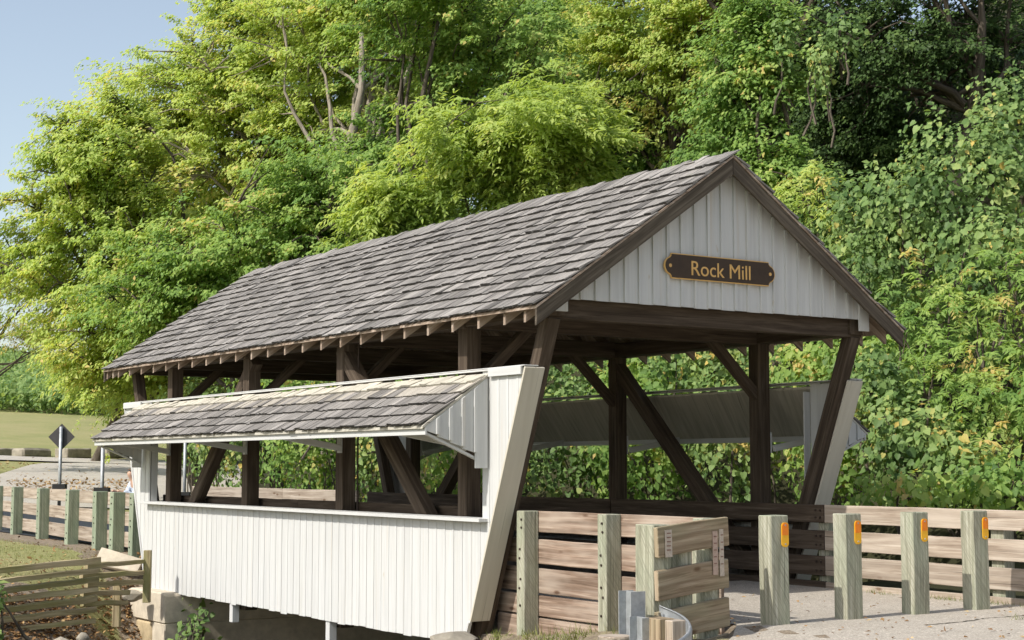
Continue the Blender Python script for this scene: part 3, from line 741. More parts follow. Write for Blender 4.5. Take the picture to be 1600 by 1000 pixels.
# ------------------------------------------------------------------ steel guardrail end, stump, small stones near the wing
gx, gy = W(1000, 13.8)
sgd = thing('steel_guardrail', (gx, gy, 0), 'galvanised steel guardrail end with curled nose at the plank wing', 'guardrail')
def ibeam(u, d, top, name='steel_post'):
    x, y = W(u, d); mbb = MB()
    mbb.beam((x, y-.085, -.5), (x, y-.085, top), .16, .010, (0, 1, 0)); mbb.beam((x, y+.085, -.5), (x, y+.085, top), .16, .010, (0, 1, 0)); mbb.beam((x, y, -.5), (x, y, top), .010, .158, (0, 1, 0))
    mbb.build(name, 'steel', sgd)
ibeam(985, 13.95, .43); ibeam(1002, 13.62, .235)
x, y = W(1028, 13.55); MB().beam((x, y, -.5), (x, y, .235), .16, .2, (0, 1, 0), .5, 3, .002).build('timber_block', 'board_olive', sgd, bevel=.006)
x, y = W(1046, 13.50); MB().beam((x, y, -.5), (x, y, .225), .15, .2, (0, 1, 0), .7, 3, .002).build('timber_block', 'board_pale', sgd, bevel=.006)
V = []; F = []; U = []
for k in range(17):                                      # bull-nose sheet curving round the blocks towards the front, with a rolled top lip
    t = R(95-k*12.5); f = k/16.
    for dz, g in ((-.50, 1.0), (-.24, .97), (-.20, .90), (-.16, .90), (-.12, .97), (-.02, 1.0), (0, .97), (-.005, .90)):
        d = 13.35+.72*math.sin(t)*(.94+.06*g); x, y = W(1031+.25*math.cos(t)*g*FPX/d, d); V.append((x, y, .295-.20*f**.8+dz))
for k in range(16):
    for j in range(7): a = k*8+j; F.append((a, a+8, a+9, a+1)); U.append([(0, 0)]*4)
mbb = MB(); mbb.add(V, F, U); o = mbb.build('curled_nose', 'steel', sgd, smooth=True); sol = o.modifiers.new('thick', 'SOLIDIFY'); sol.thickness = .005
def rock(name, loc, size, mat, label, cat, seed, group=None, rot=0., flat=.25, parent=None):
    """irregular faceted boulder"""
    r = np.random.default_rng(seed); n = 60; th = []
    import bmesh
    bm = bmesh.new(); bmesh.ops.create_icosphere(bm, subdivisions=3, radius=1.0)
    pl_ = [(r.normal(size=3)) for _ in range(9)]; pl_ = [p/np.linalg.norm(p) for p in pl_]; pd = [r.uniform(.55, .85) for _ in pl_]
    for v in bm.verts:
        c = np.array(v.co)
        for p, d in zip(pl_, pd):
            q = c@p
            if q > d: c = c-p*(q-d)
        c = c*np.array([1, 1, 1])
        c[:2] = np.array([c[0]*math.cos(rot)*size[0]-c[1]*math.sin(rot)*size[1], c[0]*math.sin(rot)*size[0]+c[1]*math.cos(rot)*size[1]]); c[2] *= size[2]
        v.co = c
    m = bpy.data.meshes.new(name); bm.to_mesh(m); bm.free(); m.materials.append(M[mat])
    o = link(name, m, parent); o.location = loc; return tag(o, label, cat, group)
x, y = W(958, 13.75)
st = thing('log_stump', (x, y, -.4), 'short sawn log standing at the foot of the guard rail posts', 'log')
MB().tube([(x, y, -.4), (x, y, -.1), (x+.004, y, .052)], [.165, .158, .15], 18).build('trunk', 'bark_pale', st, smooth=False)
MB().cyl((x, y, .050), (x, y, .064), .146, .140, 18).build('sawn_top', 'board_pale', st)
# flat pale stones at the near corner
for k, (u, v, d, sz, lb) in enumerate(((690, 1000, 14.9, (.22, .16, .05), 'flat white stone lying under the near end of the siding'), (716, 990, 15.6, (.34, .2, .07), 'tan flat stone on the dirt at the foot of the siding'))):
    x, y, z = P3(u, v, d); rock('flat_stone', (x, y, z-.02), sz, 'concrete' if k == 0 else 'greystone', lb, 'stone', 40+k, 'stones near the bridge corner')

# ------------------------------------------------------------------ far side: split rail fence, leaning slab, stones, sign posts, barrier blocks
fsp = thing('split_rail_fence', (*W(80, 23.4), -.95), 'mossy split rail fence of stacked rails in front of the lawn', 'fence')
L7 = [(890, 873.5), (907, 888), (922, 903), (936, 917), (951, 931), (966, 948), (983, 965)]
for i, (va, vb) in enumerate(L7):
    pa = P3(-70, va+(va-vb)*.42, 22.6+rnd(-.08, .08)); pb = P3(163-i*1.0, vb, 23.9+rnd(-.05, .05))
    mbb = MB(); hh = rnd(.070, .088); mbb.beam(pa, pb, hh*.9, hh, (rnd(-.3, .3), rnd(-.3, .3), 1), rnd(.2, .8), 9, .010, rnd(.8, 1.1))
    mbb.build('split_rail', 'split', fsp)
R5 = [((147, 882), (232, 876)), ((140, 898), (232, 892)), ((148, 911), (231, 907)), ((142, 925), (208, 922)), ((142, 940), (206, 938))]
for i, ((ua, va), (ub, vb)) in enumerate(R5):
    pa = P3(ua-6, va, 23.95); pb = P3(ub, vb, 25.2 if ub > 220 else 24.8); mid = (pa+pb)/2+np.array([0, 0, rnd(-.01, .02)])
    MB().beam(pa, pb, .07, rnd(.065, .08), (rnd(-.3, .3), rnd(-.3, .3), 1), rnd(.3, .8), 6, .009, rnd(.8, 1.05)).build('split_rail', 'split', fsp)
for u, v0, v1, d in ((236, 858, 918, 25.2), (190, 908, 955, 24.75)):
    a = P3(u, v1+20, d); b = P3(u, v0, d); MB().beam(a, (a[0], a[1], b[2]), .115, .10, (.5, .8, 0), .5, 3, .004).build('fence_post', 'split', fsp, bevel=.006)
# leaning slab
pa = P3(193, 874, 27.0)
sl = MB().prism([(-.40, -.16), (.36, -.20), (.40, .07), (-.36, .20)], 'y', -.04, .04, .5, 0).solo('stone_slab', 'concrete', (0, 0, 0), 'pale flat slab leaning at the foot of the green fence posts', 'slab', bevel=.01)
sl.location = pa; sl.rotation_euler = (R(-38), R(8), R(-32))
for k, (u, v, d, sz, lb) in enumerate(((103, 998, 22.4, (.17, .14, .13), 'square mossy stone below the split rail fence'), (140, 990, 22.7, (.18, .12, .10), 'tilted stone behind the square one below the split rail fence'), (215, 925, 25.6, (.2, .2, .1), 'small brown stone on the abutment beside the fence post'))):
    x, y, z = P3(u, v, d); rock('stone', (x, y, z-.03), sz, 'greystone', lb, 'stone', 70+k, 'stones by the split rail fence', rot=k*.7)
# sign posts
def pole(u, top_v, base_v, d, r, lb, nm='sign_post', diamond=False):
    x, y = W(u, d); z0, z1 = ZV(base_v, d), ZV(top_v, d)
    t = thing(nm, (x, y, z0), lb, 'sign post' if not diamond else 'sign', 'steel posts on the guard rails')
    MB().cyl((x, y, z0-.6), (x, y, z1), r, n=12).build('pole', 'steel', t, smooth=True)
    MB().beam((x, y, z0-.05), (x, y, z0+.055), .27, .2, (.5, .83, 0)).build('bracket', 'black', t)
    if diamond:
        h = .285; c = Vector((x, y, 0))+Vector((FW[0], FW[1], 0))*.05; z = ZV(683, d); rt = Vector((RT[0], RT[1], 0)); fw = Vector((FW[0], FW[1], 0))
        V = []
        for off in (0, .004):
            for a, b in ((0, 1), (.07, .93), (.93, .07), (1, 0), (.93, -.07), (.07, -.93), (0, -1), (-.07, -.93), (-.93, -.07), (-1, 0), (-.93, .07), (-.07, .93)): V.append(c+fw*off+rt*(a*h)+Vector((0, 0, z+b*h)))
        F = [tuple(range(12)), tuple(range(12, 24))]+[(i, (i+1) % 12, 12+(i+1) % 12, 12+i) for i in range(12)]
        mm = MB(); mm.add(V, F, [[(0, 0)]*len(f) for f in F]); mm.build('sign_panel', 'sign_back', t)
        for zz2 in (z+.12, z-.12): MB().cyl((x, y, zz2), (c.x, c.y, zz2), .012, n=6).build('bolt', 'steel', t)
pole(97, 667, 760, 33.6, .036, 'diamond road sign seen from behind on a steel post', 'diamond_sign', True)
pole(163, 698, 766, 29.5, .036, 'bare steel post on the far guard rail, left of the bridge corner')
pole(291, 672, 772, 37.5, .038, 'bare steel post seen through the bridge side opening')
# barrier blocks along the lawn
lab = ['dark stone barrier block at the left edge of the lawn', 'long rounded stone barrier block left of the diamond sign', 'square-cut stone barrier block right of the diamond sign', 'stone barrier block partly behind the bridge corner']
for k, (u, L_) in enumerate(((2, 1.5), (52, 1.75), (117, 1.5), (182, 1.7))):
    d = 75.; x, y = W(u, d); z = ZV(715, d)
    o = MB(); ca, sa = .918, .397; n = 8
    o.beam((x-ca*L_/2, y-sa*L_/2, z+.2), (x+ca*L_/2, y+sa*L_/2, z+.2), .9, .46, (0, 0, 1), .5, 4, .03)
    o.solo('barrier_stone', 'greystone', (x, y, z), lab[k], 'stone block', 'stone blocks along the lawn', bevel=.10 if k % 2 else .04)

# ------------------------------------------------------------------ person behind the far rail
def skin_mesh(name, pts, edges, rad, mat, par, sub=2):
    m = bpy.data.meshes.new(name); m.from_pydata(pts, edges, []); o = bpy.data.objects.new(name, m); COL.objects.link(o)
    s_ = o.modifiers.new('s', 'SKIN'); s_.use_smooth_shade = True
    for i, r_ in enumerate(rad): m.skin_vertices[0].data[i].radius = (r_, r_) if not isinstance(r_, tuple) else r_
    m.skin_vertices[0].data[0].use_root = True
    b = o.modifiers.new('b', 'SUBSURF'); b.levels = sub; b.render_levels = sub
    bpy.context.view_layer.update()
    mm = bpy.data.meshes.new_from_object(o.evaluated_get(bpy.context.evaluated_depsgraph_get())); bpy.data.objects.remove(o)
    mm.materials.clear(); mm.materials.append(M[mat]); mm.name = name
    mm.polygons.foreach_set('use_smooth', [True]*len(mm.polygons))
    return link(name, mm, par)
px_, py_ = W(222, 31.2)
pe = thing('person', (px_, py_, 0), 'person with brown hair in pale blue shirt leaning on the far rail', 'person')
# local frame: facing -X (the rail)
B = [(.06, 0, .80), (.0, 0, 1.0), (-.10, 0, 1.18), (-.15, 0, 1.27), (-.19, 0, 1.36), (-.20, 0, 1.44),
     (-.10, .17, 1.17), (-.20, .22, .95), (-.42, .18, 1.02), (-.52, .16, 1.05), (-.10, -.17, 1.17), (-.20, -.22, .95), (-.42, -.18, 1.02), (-.52, -.16, 1.05),
     (.05, .09, .74), (-.02, .10, .42), (.06, .11, .07), (-.10, .12, .035), (.05, -.09, .74), (-.02, -.10, .42), (.06, -.11, .07), (-.10, -.12, .035)]
EE = [(0, 1), (1, 2), (2, 3), (3, 4), (4, 5), (2, 6), (6, 7), (7, 8), (8, 9), (2, 10), (10, 11), (11, 12), (12, 13), (0, 14), (14, 15), (15, 16), (16, 17), (0, 18), (18, 19), (19, 20), (20, 21)]
RR = [.12, .125, .12, .055, .085, .075, .05, .042, .034, .028, .05, .042, .034, .028, .085, .06, .042, .035, .085, .06, .042, .035]
skin_mesh('body', B, EE, RR, 'skin', pe)
skin_mesh('shirt', [B[0], B[1], B[2], B[6], B[7], B[8], B[10], B[11], B[12]], [(0, 1), (1, 2), (2, 3), (3, 4), (4, 5), (2, 6), (6, 7), (7, 8)], [.15, .155, .145, .08, .065, .052, .08, .065, .052], 'shirt', pe)
skin_mesh('trousers', [B[0], B[14], B[15], B[16], B[18], B[19], B[20]], [(0, 1), (1, 2), (2, 3), (0, 4), (4, 5), (5, 6)], [.145, .105, .08, .06, .105, .08, .06], 'trousers', pe)
skin_mesh('hair', [(-.165, 0, 1.385), (-.175, 0, 1.46), (-.14, 0, 1.40)], [(0, 1), (0, 2)], [.092, .082, .085], 'hair', pe)

# ------------------------------------------------------------------ foliage
SUNV = np.array(sdir)
def unit(v): return v/np.maximum(np.linalg.norm(v, axis=-1, keepdims=True), 1e-9)
SH = {'diamond': (np.array([(0, 0, 0), (.42, .30, .05), (1, 0, -.12), (.42, -.30, .05)]), [(0, 1, 2), (0, 2, 3)]),
      'slim': (np.array([(0, 0, 0), (.4, .17, .03), (1, 0, -.12), (.4, -.17, .03)]), [(0, 1, 2), (0, 2, 3)]),
      'heart': (np.array([(.06, 0, 0), (-.06, .24, .05), (.22, .46, .10), (.62, .33, .03), (1, 0, -.14), (.62, -.33, .03), (.22, -.46, .10), (-.06, -.24, .05)]), [(0, 2, 1), (0, 3, 2), (0, 4, 3), (0, 5, 4), (0, 6, 5), (0, 7, 6)]),
      'blade': (np.array([(0, .04, 0), (0, -.04, 0), (1, 0, .1)]), [(0, 1, 2)])}
def leaf_geo(C, N_, size, T_, shape):
    """arrays of leaf centres, normals, sizes, tip directions -> verts, tris"""
    N_ = unit(N_); T_ = unit(T_-N_*(T_*N_).sum(-1, keepdims=True)); B_ = np.cross(N_, T_)
    tv, tf = SH[shape]; n = len(C); k = len(tv)
    V = C[:, None, :]+size[:, None, None]*(tv[None, :, 0:1]*T_[:, None, :]+tv[None, :, 1:2]*B_[:, None, :]+tv[None, :, 2:3]*N_[:, None, :])
    F = (np.array(tf)[None]+(np.arange(n)*k)[:, None, None]).reshape(-1, 3)
    return V.reshape(-1, 3), F
def tri_mesh(name, V, F, tone, mat, org):
    me = bpy.data.meshes.new(name); V = (V-np.array(org)).astype(np.float32); nf = len(F)
    me.vertices.add(len(V)); me.vertices.foreach_set('co', V.ravel())
    me.loops.add(nf*3); me.loops.foreach_set('vertex_index', F.astype(np.int32).ravel())
    me.polygons.add(nf); me.polygons.foreach_set('loop_start', np.arange(0, nf*3, 3, dtype=np.int32))
    at = me.attributes.new('tone', 'FLOAT', 'FACE'); at.data.foreach_set('value', tone.astype(np.float32))
    me.materials.append(M[mat]); me.update(calc_edges=True); return me
def leaves(name, C, N_, size, T_, tone, shape, mat, parent, kind=None):
    V, F = leaf_geo(C, N_, size, T_, shape)
    me = tri_mesh(name, V, F, np.repeat(tone, len(SH[shape][1])), mat, wloc(parent) if parent is not None else (0, 0, 0))
    return link(name, me, parent, kind)
def clump_leaves(cc, rad, n_per, axis, flat=.42):
    """leaves scattered through flattened sprays that reach outwards along axis and droop at the tip"""
    k = len(cc); n = n_per*k; idx = np.repeat(np.arange(k), n_per)
    q = unit(rng.normal(size=(n, 3)))*(rng.random((n, 1))**.5)
    ax = unit(axis)[idx]; sd_ = unit(np.cross(ax, np.array([0, 0, 1.]))+1e-6); up = np.cross(sd_, ax)
    r = rad[idx][:, None]
    taper = np.clip(1.05-.55*(q[:, :1]*.5+.5), .3, 1)
    C = cc[idx]+r*(ax*q[:, :1]*1.75+sd_*q[:, 1:2]*.85*taper+up*q[:, 2:]*flat*taper)
    C[:, 2] -= .42*rad[idx]*np.clip(q[:, 0]+.4, 0, 2)**2
    return C, sd_*q[:, 1:2]+up*q[:, 2:], idx
def compound_geo(C, D, length, nl, lsize, drop=.35):
    """pinnate leaves: base points C, directions D -> leaflet centres, normals, tips"""
    n = len(C); D = unit(D); up = np.array([0, 0, 1.]); drop = rng.uniform(.1, 1.0, n);  S = unit(np.cross(D, up)+1e-6); CC = []; NN = []; TT = []; ID = []
    for j in range(nl):
        t = (j//2*2+1.5)/(nl+1); side = 1 if j % 2 else -1
        base = C+D*(length*t)[:, None]-up*(drop*length*t*t)[:, None]
        if j == nl-1: tip = D-up*drop[:, None]*1.5
        else: tip = S*side*.8+D*.5-up*(.2+drop*.5)[:, None]
        nn = up*.55+SUNV*.75+D*.2+S*side*.2+rng.normal(0, .38, (n, 3))
        CC.append(base); NN.append(nn); TT.append(tip+rng.normal(0, .22, (n, 3))); ID.append(np.arange(n))
    return np.concatenate(CC), np.concatenate(NN), np.concatenate(TT), np.concatenate(ID)

def limb_path(a, b, sag, k=6):
    a = np.array(a); b = np.array(b); L = np.linalg.norm(b-a); off = rng.normal(0, .07*L, 3); pts = []
    for i in range(k+1):
        t = i/k; p = a*(1-t)+b*t+off*math.sin(math.pi*t)+np.array([0, 0, sag*L*math.sin(math.pi*t)])
        if 0 < i < k: p = p+rng.normal(0, .018*L, 3)
        pts.append(p)
    return pts
def tree(name, label, u, d, ells, trunk_r, mat, bark='bark', nclump=130, per=150, lsize=.12, shape='diamond', crad=(.5, 1.05), tone=(.5, .16), lean=0., group='trees behind the bridge', compound=False, base_u=None, base_z=None, shell=.38, clus_tone=.12, vis=True, trunk_to=None, bare=0):
    """ells: crown ellipsoids in photo pixels (u, v, half-width, half-height, depth offset)"""
    bx, by = W(base_u if base_u is not None else u, d); bz = float(H(bx, by)) if base_z is None else base_z
    root = thing(name, (bx, by, bz-.1), label, 'tree', group)
    px = d/FPX
    E = []
    for (eu, ev, hw, hh, dd) in ells:
        c = P3(eu, ev, d+dd); E.append((c, hw*px, hh*px, hw*px*.85))
    vol = np.array([e[1]*e[2]*e[3] for e in E])**.75; pr = vol/vol.sum()
    which = rng.choice(len(E), nclump, p=pr)
    SPR = 1.0 if compound else 2.3
    nclump = int(nclump*1.3*SPR); which = rng.choice(len(E), nclump, p=pr)
    q = unit(rng.normal(size=(nclump, 3))+np.array([-.35, -.45, .2])); r = rng.random(nclump)**shell
    bumps = 1+.16*np.sin(q[:, 0]*5+which*2)+.13*np.sin(q[:, 2]*7+q[:, 1]*4)
    cc = np.zeros((nclump, 3)); nbg = max(8, nclump//4); bo = rng.integers(0, nbg, nclump); btone = rng.normal(0, clus_tone*.9, nbg)
    which = which[bo]; qb = q[bo]*(r*bumps)[bo][:, None]; sp = rng.normal(0, .20, (nclump, 3))*np.array([1, 1, .8])
    for i in range(nclump):
        c, rx, rz, ry = E[which[i]]; w_ = qb[i]+sp[i]
        cc[i] = c+np.array([RT[0], RT[1], 0])*w_[0]*rx+np.array([FW[0], FW[1], 0])*w_[1]*ry+np.array([0, 0, 1])*w_[2]*rz
    # trunk and limbs
    top = E[0][0].copy() if trunk_to is None else P3(*trunk_to); b0 = np.array([bx, by, bz-.3])
    tp = limb_path(b0, top, 0, 7); tp[0] = b0
    mb = MB(); trs = [trunk_r*(1.25 if i == 0 else 1-.78*i/7) for i in range(8)]; mb.tube(tp, trs, 9)
    nl = max(7, nclump//26); sel = rng.choice(nclump, nl, replace=False); limbs = []
    for s_ in sel:
        t = rng.uniform(.35, .95); k = min(6, int(t*7)); a = tp[k]
        pts = limb_path(a, cc[s_], .06); r0 = trs[k]*.55; mb.tube(pts, [r0*(1-.82*i/6) for i in range(7)], 6); limbs.append((pts, r0))
    LP = np.array([p for l_, _ in limbs for p in l_[2:]])
    for i in range(nclump):
        dd = np.linalg.norm(LP-cc[i], axis=1)+np.clip(LP[:, 2]-cc[i][2], 0, 9)*.5; j = int(dd.argmin()); L_ = dd[j]
        if L_ < .25 or L_ > 5 or i % 2: continue
        pts = limb_path(LP[j], cc[i], .05, 3); mb.tube(pts, [max(.012, trunk_r*.12)*(1-.25*m) for m in range(4)], 4)
    for _ in range(bare):
        a = LP[rng.integers(len(LP))]; b = a+unit(rng.normal(size=3)*np.array([1, 1, .6]))*rng.uniform(1.0, 2.2); mb.tube(limb_path(a, b, .02, 4), [.03, .026, .02, .014, .007], 5)
    mb.build('trunk', bark, root, smooth=True)
    rad = rng.uniform(crad[0], crad[1], nclump)*(.9 if compound else .66)
    ecs = np.array([e[0] for e in E])[which]; axis = unit(cc-ecs)*np.array([1, 1, .45])+rng.normal(0, .4, cc.shape)*np.array([1, 1, .5])+np.array([0, 0, .12])
    per = max(8, int(per*1.2/SPR)) if not compound else per
    ct = rng.normal(0, clus_tone*.6, nclump)+btone[bo]
    if not compound:
        C, qq, idx = clump_leaves(cc, rad, per, axis)
        ctr = np.array([e[0] for e in E])[which][idx]
        out = unit(C-ctr); n = len(C)
        N_ = np.array([0, 0, .25])+out*.25+SUNV*1.0+qq*.25+rng.normal(0, .33, (n, 3)); T_ = out*.6+rng.normal(0, .7, (n, 3))+np.array([0, 0, -.45])
        tn = np.clip(rng.normal(tone[0], tone[1]*.8, n)+ct[idx]+np.where(rng.random(n) < .02, .35, 0), 0, 1)
        leaves('crown', C, N_, lsize*rng.uniform(.55, 1.35, n), T_, tn, shape, mat, root)
    else:
        C, qq, idx = clump_leaves(cc, rad, per, axis, .5)
        ctr = np.array([e[0] for e in E])[which][idx]; out = unit(C-ctr)
        D = out*np.array([1, 1, .4])+rng.normal(0, .7, C.shape)*np.array([1, 1, .6])
        ln = compound[0]*rng.uniform(.7, 1.25, len(C)); C2, N2, T2, id2 = compound_geo(C, D, ln, compound[1], None)
        tn = np.clip(rng.normal(tone[0], tone[1], len(C))+ct[idx], 0, 1)[id2]+rng.normal(0, .05, len(C2))
        leaves('crown', C2, N2, (ln[id2]*compound[2])*rng.uniform(.85, 1.15, len(C2)), T2, np.clip(tn, 0, 1), 'slim', mat, root)
    return root

tree('maple_tree', 'broad yellow-green tree at the far left against the sky', 200, 47, [(190, 420, 160, 185, 0), (115, 255, 78, 100, -.5), (250, 560, 140, 90, -1), (80, 400, 80, 130, 1), (200, 290, 110, 130, .5), (120, 215, 52, 70, 0), (180, 215, 50, 65, 0)], .32, 'leaf_yg', nclump=330, per=170, lsize=.16, tone=(.56, .16), base_u=330)
tree('ash_tree', 'tall pale yellow-green tree rising above the left end of the roof', 380, 55, [(385, 195, 155, 185, 0), (330, 120, 75, 105, 1), (480, 60, 150, 160, 1), (275, 205, 65, 95, 0), (310, 100, 62, 90, 1), (380, 15, 70, 80, 1)], .4, 'leaf_yg', nclump=350, per=165, lsize=.165, tone=(.60, .15), bark='bark_pale', base_u=520)
tree('maple_tree', 'dense green tree behind the far end of the shake roof', 400, 42, [(420, 420, 180, 110, 0), (300, 470, 140, 120, 0), (540, 330, 150, 100, 0)], .28, 'leaf_green', nclump=220, per=165, lsize=.14, tone=(.56, .15), base_u=470, bare=6)
tree('sycamore_tree', 'tall tree with a pale leaning trunk behind the roof centre', 560, 50, [(560, 120, 170, 200, 2), (620, 10, 190, 130, 2), (500, 230, 110, 110, 1)], .34, 'leaf_yg', nclump=220, per=165, lsize=.16, tone=(.53, .15), bark='bark_pale', base_u=640, trunk_to=(560, 40, 48.5))
tree('walnut_tree', 'tall tree with a dark upright trunk behind the roof centre', 690, 43, [(740, 80, 190, 120, 1), (620, 260, 130, 90, 2), (690, -20, 160, 90, 0)], .22, 'leaf_green', nclump=160, per=160, lsize=.145, tone=(.55, .16), base_u=674, trunk_to=(682, 20, 42))
tree('hickory_tree', 'bright tree with drooping feathery leaves just above the roof ridge', 800, 34, [(800, 210, 150, 95, 0), (900, 180, 110, 70, -.5), (700, 290, 120, 80, -.5), (640, 330, 90, 60, 0), (890, 270, 110, 60, 0)], .13, 'leaf_yg', nclump=135, per=26, lsize=.1, tone=(.46, .10), base_u=788, trunk_to=(795, 120, 34), compound=(.40, 11, .42), crad=(.4, .8))
tree('locust_tree', 'yellow-green locust tree above and left of the gable peak', 1080, 47, [(1080, 90, 130, 150, 0), (980, 40, 110, 110, 1), (1150, -10, 120, 90, 0)], .25, 'leaf_yg', nclump=200, per=170, lsize=.135, tone=(.62, .15))
tree('oak_tree', 'dark green tree in the shade left of the gable peak', 960, 50, [(950, 190, 130, 110, 0), (1060, 220, 110, 90, 0), (880, 60, 120, 100, 3)], .3, 'leaf_green', nclump=180, per=165, lsize=.15, tone=(.42, .15))
tree('maple_tree', 'vine-draped green tree right of the gable peak', 1220, 35, [(1190, 120, 75, 150, 0), (1215, 280, 75, 70, -.5), (1150, 270, 70, 80, 0)], .25, 'leaf_green', nclump=180, per=165, lsize=.125, tone=(.48, .15))
tree('oak_tree', 'dark shaded tree in the upper right corner', 1480, 38, [(1440, 60, 150, 150, 0), (1560, 40, 120, 160, 1), (1340, -40, 130, 110, 0), (1450, 210, 150, 90, 2)], .3, 'leaf_shaded', nclump=150, per=150, lsize=.12, tone=(.30, .16), trunk_to=(1550, -20, 37))
tree('oak_tree', 'dark shaded tree behind the vine curtain right of the gable', 1340, 40, [(1330, 150, 100, 160, 0), (1400, 250, 100, 90, 0), (1270, 60, 70, 120, 1)], .3, 'leaf_shaded', nclump=170, per=160, lsize=.12, tone=(.33, .16))
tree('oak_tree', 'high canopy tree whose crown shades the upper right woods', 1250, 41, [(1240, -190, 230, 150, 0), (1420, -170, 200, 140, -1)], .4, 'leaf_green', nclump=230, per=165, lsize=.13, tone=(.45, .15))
# wood filling the slope behind
for k, (u, v, hw, hh, d, mt, tn, lb) in enumerate(((560, 420, 260, 190, 60, 'leaf_green', .45, 'shaded tree deep behind the far roof end'), (900, 150, 260, 240, 62, 'leaf_green', .48, 'tall background tree behind the ridge centre'),
        (1200, 250, 240, 260, 56, 'leaf_shaded', .45, 'dark background tree behind the gable peak'), (1500, 250, 260, 280, 50, 'leaf_shaded', .35, 'dark background tree on the right slope'), (330, 330, 220, 240, 66, 'leaf_yg', .5, 'background tree behind the left crowns'), (700, 100, 240, 240, 64, 'leaf_yg', .5, 'background tree behind the pale leaning trunk'))):
    tree('woodland_tree', lb, u, d, [(u, v, hw, hh, 0), (u-60, v-90, hw*.7, hh*.7, 1), (u+40, v+80, hw*.8, hh*.6, 0)], .35, mt, nclump=190, per=140, lsize=.24, tone=(tn, .15), crad=(.8, 1.5), group='trees filling the slope')
tree('ash_tree', 'thin yellowing tree with bare branches at the left edge', 20, 62, [(30, 480, 85, 75, 0), (75, 535, 70, 45, -1), (-60, 470, 80, 90, 0)], .16, 'leaf_autumn', nclump=95, per=95, lsize=.12, tone=(.42, .22), base_u=-60, bare=6, crad=(.4, .9), group='trees by the lawn')
tree('maple_tree', 'small tree with a dark trunk on the lawn left of the bridge', 150, 72, [(185, 590, 70, 55, 0), (150, 600, 40, 35, 0), (240, 590, 70, 70, 1)], .20, 'leaf_yg', nclump=130, per=130, lsize=.16, tone=(.5, .18), base_u=152, group='trees by the lawn', base_z=2.0)

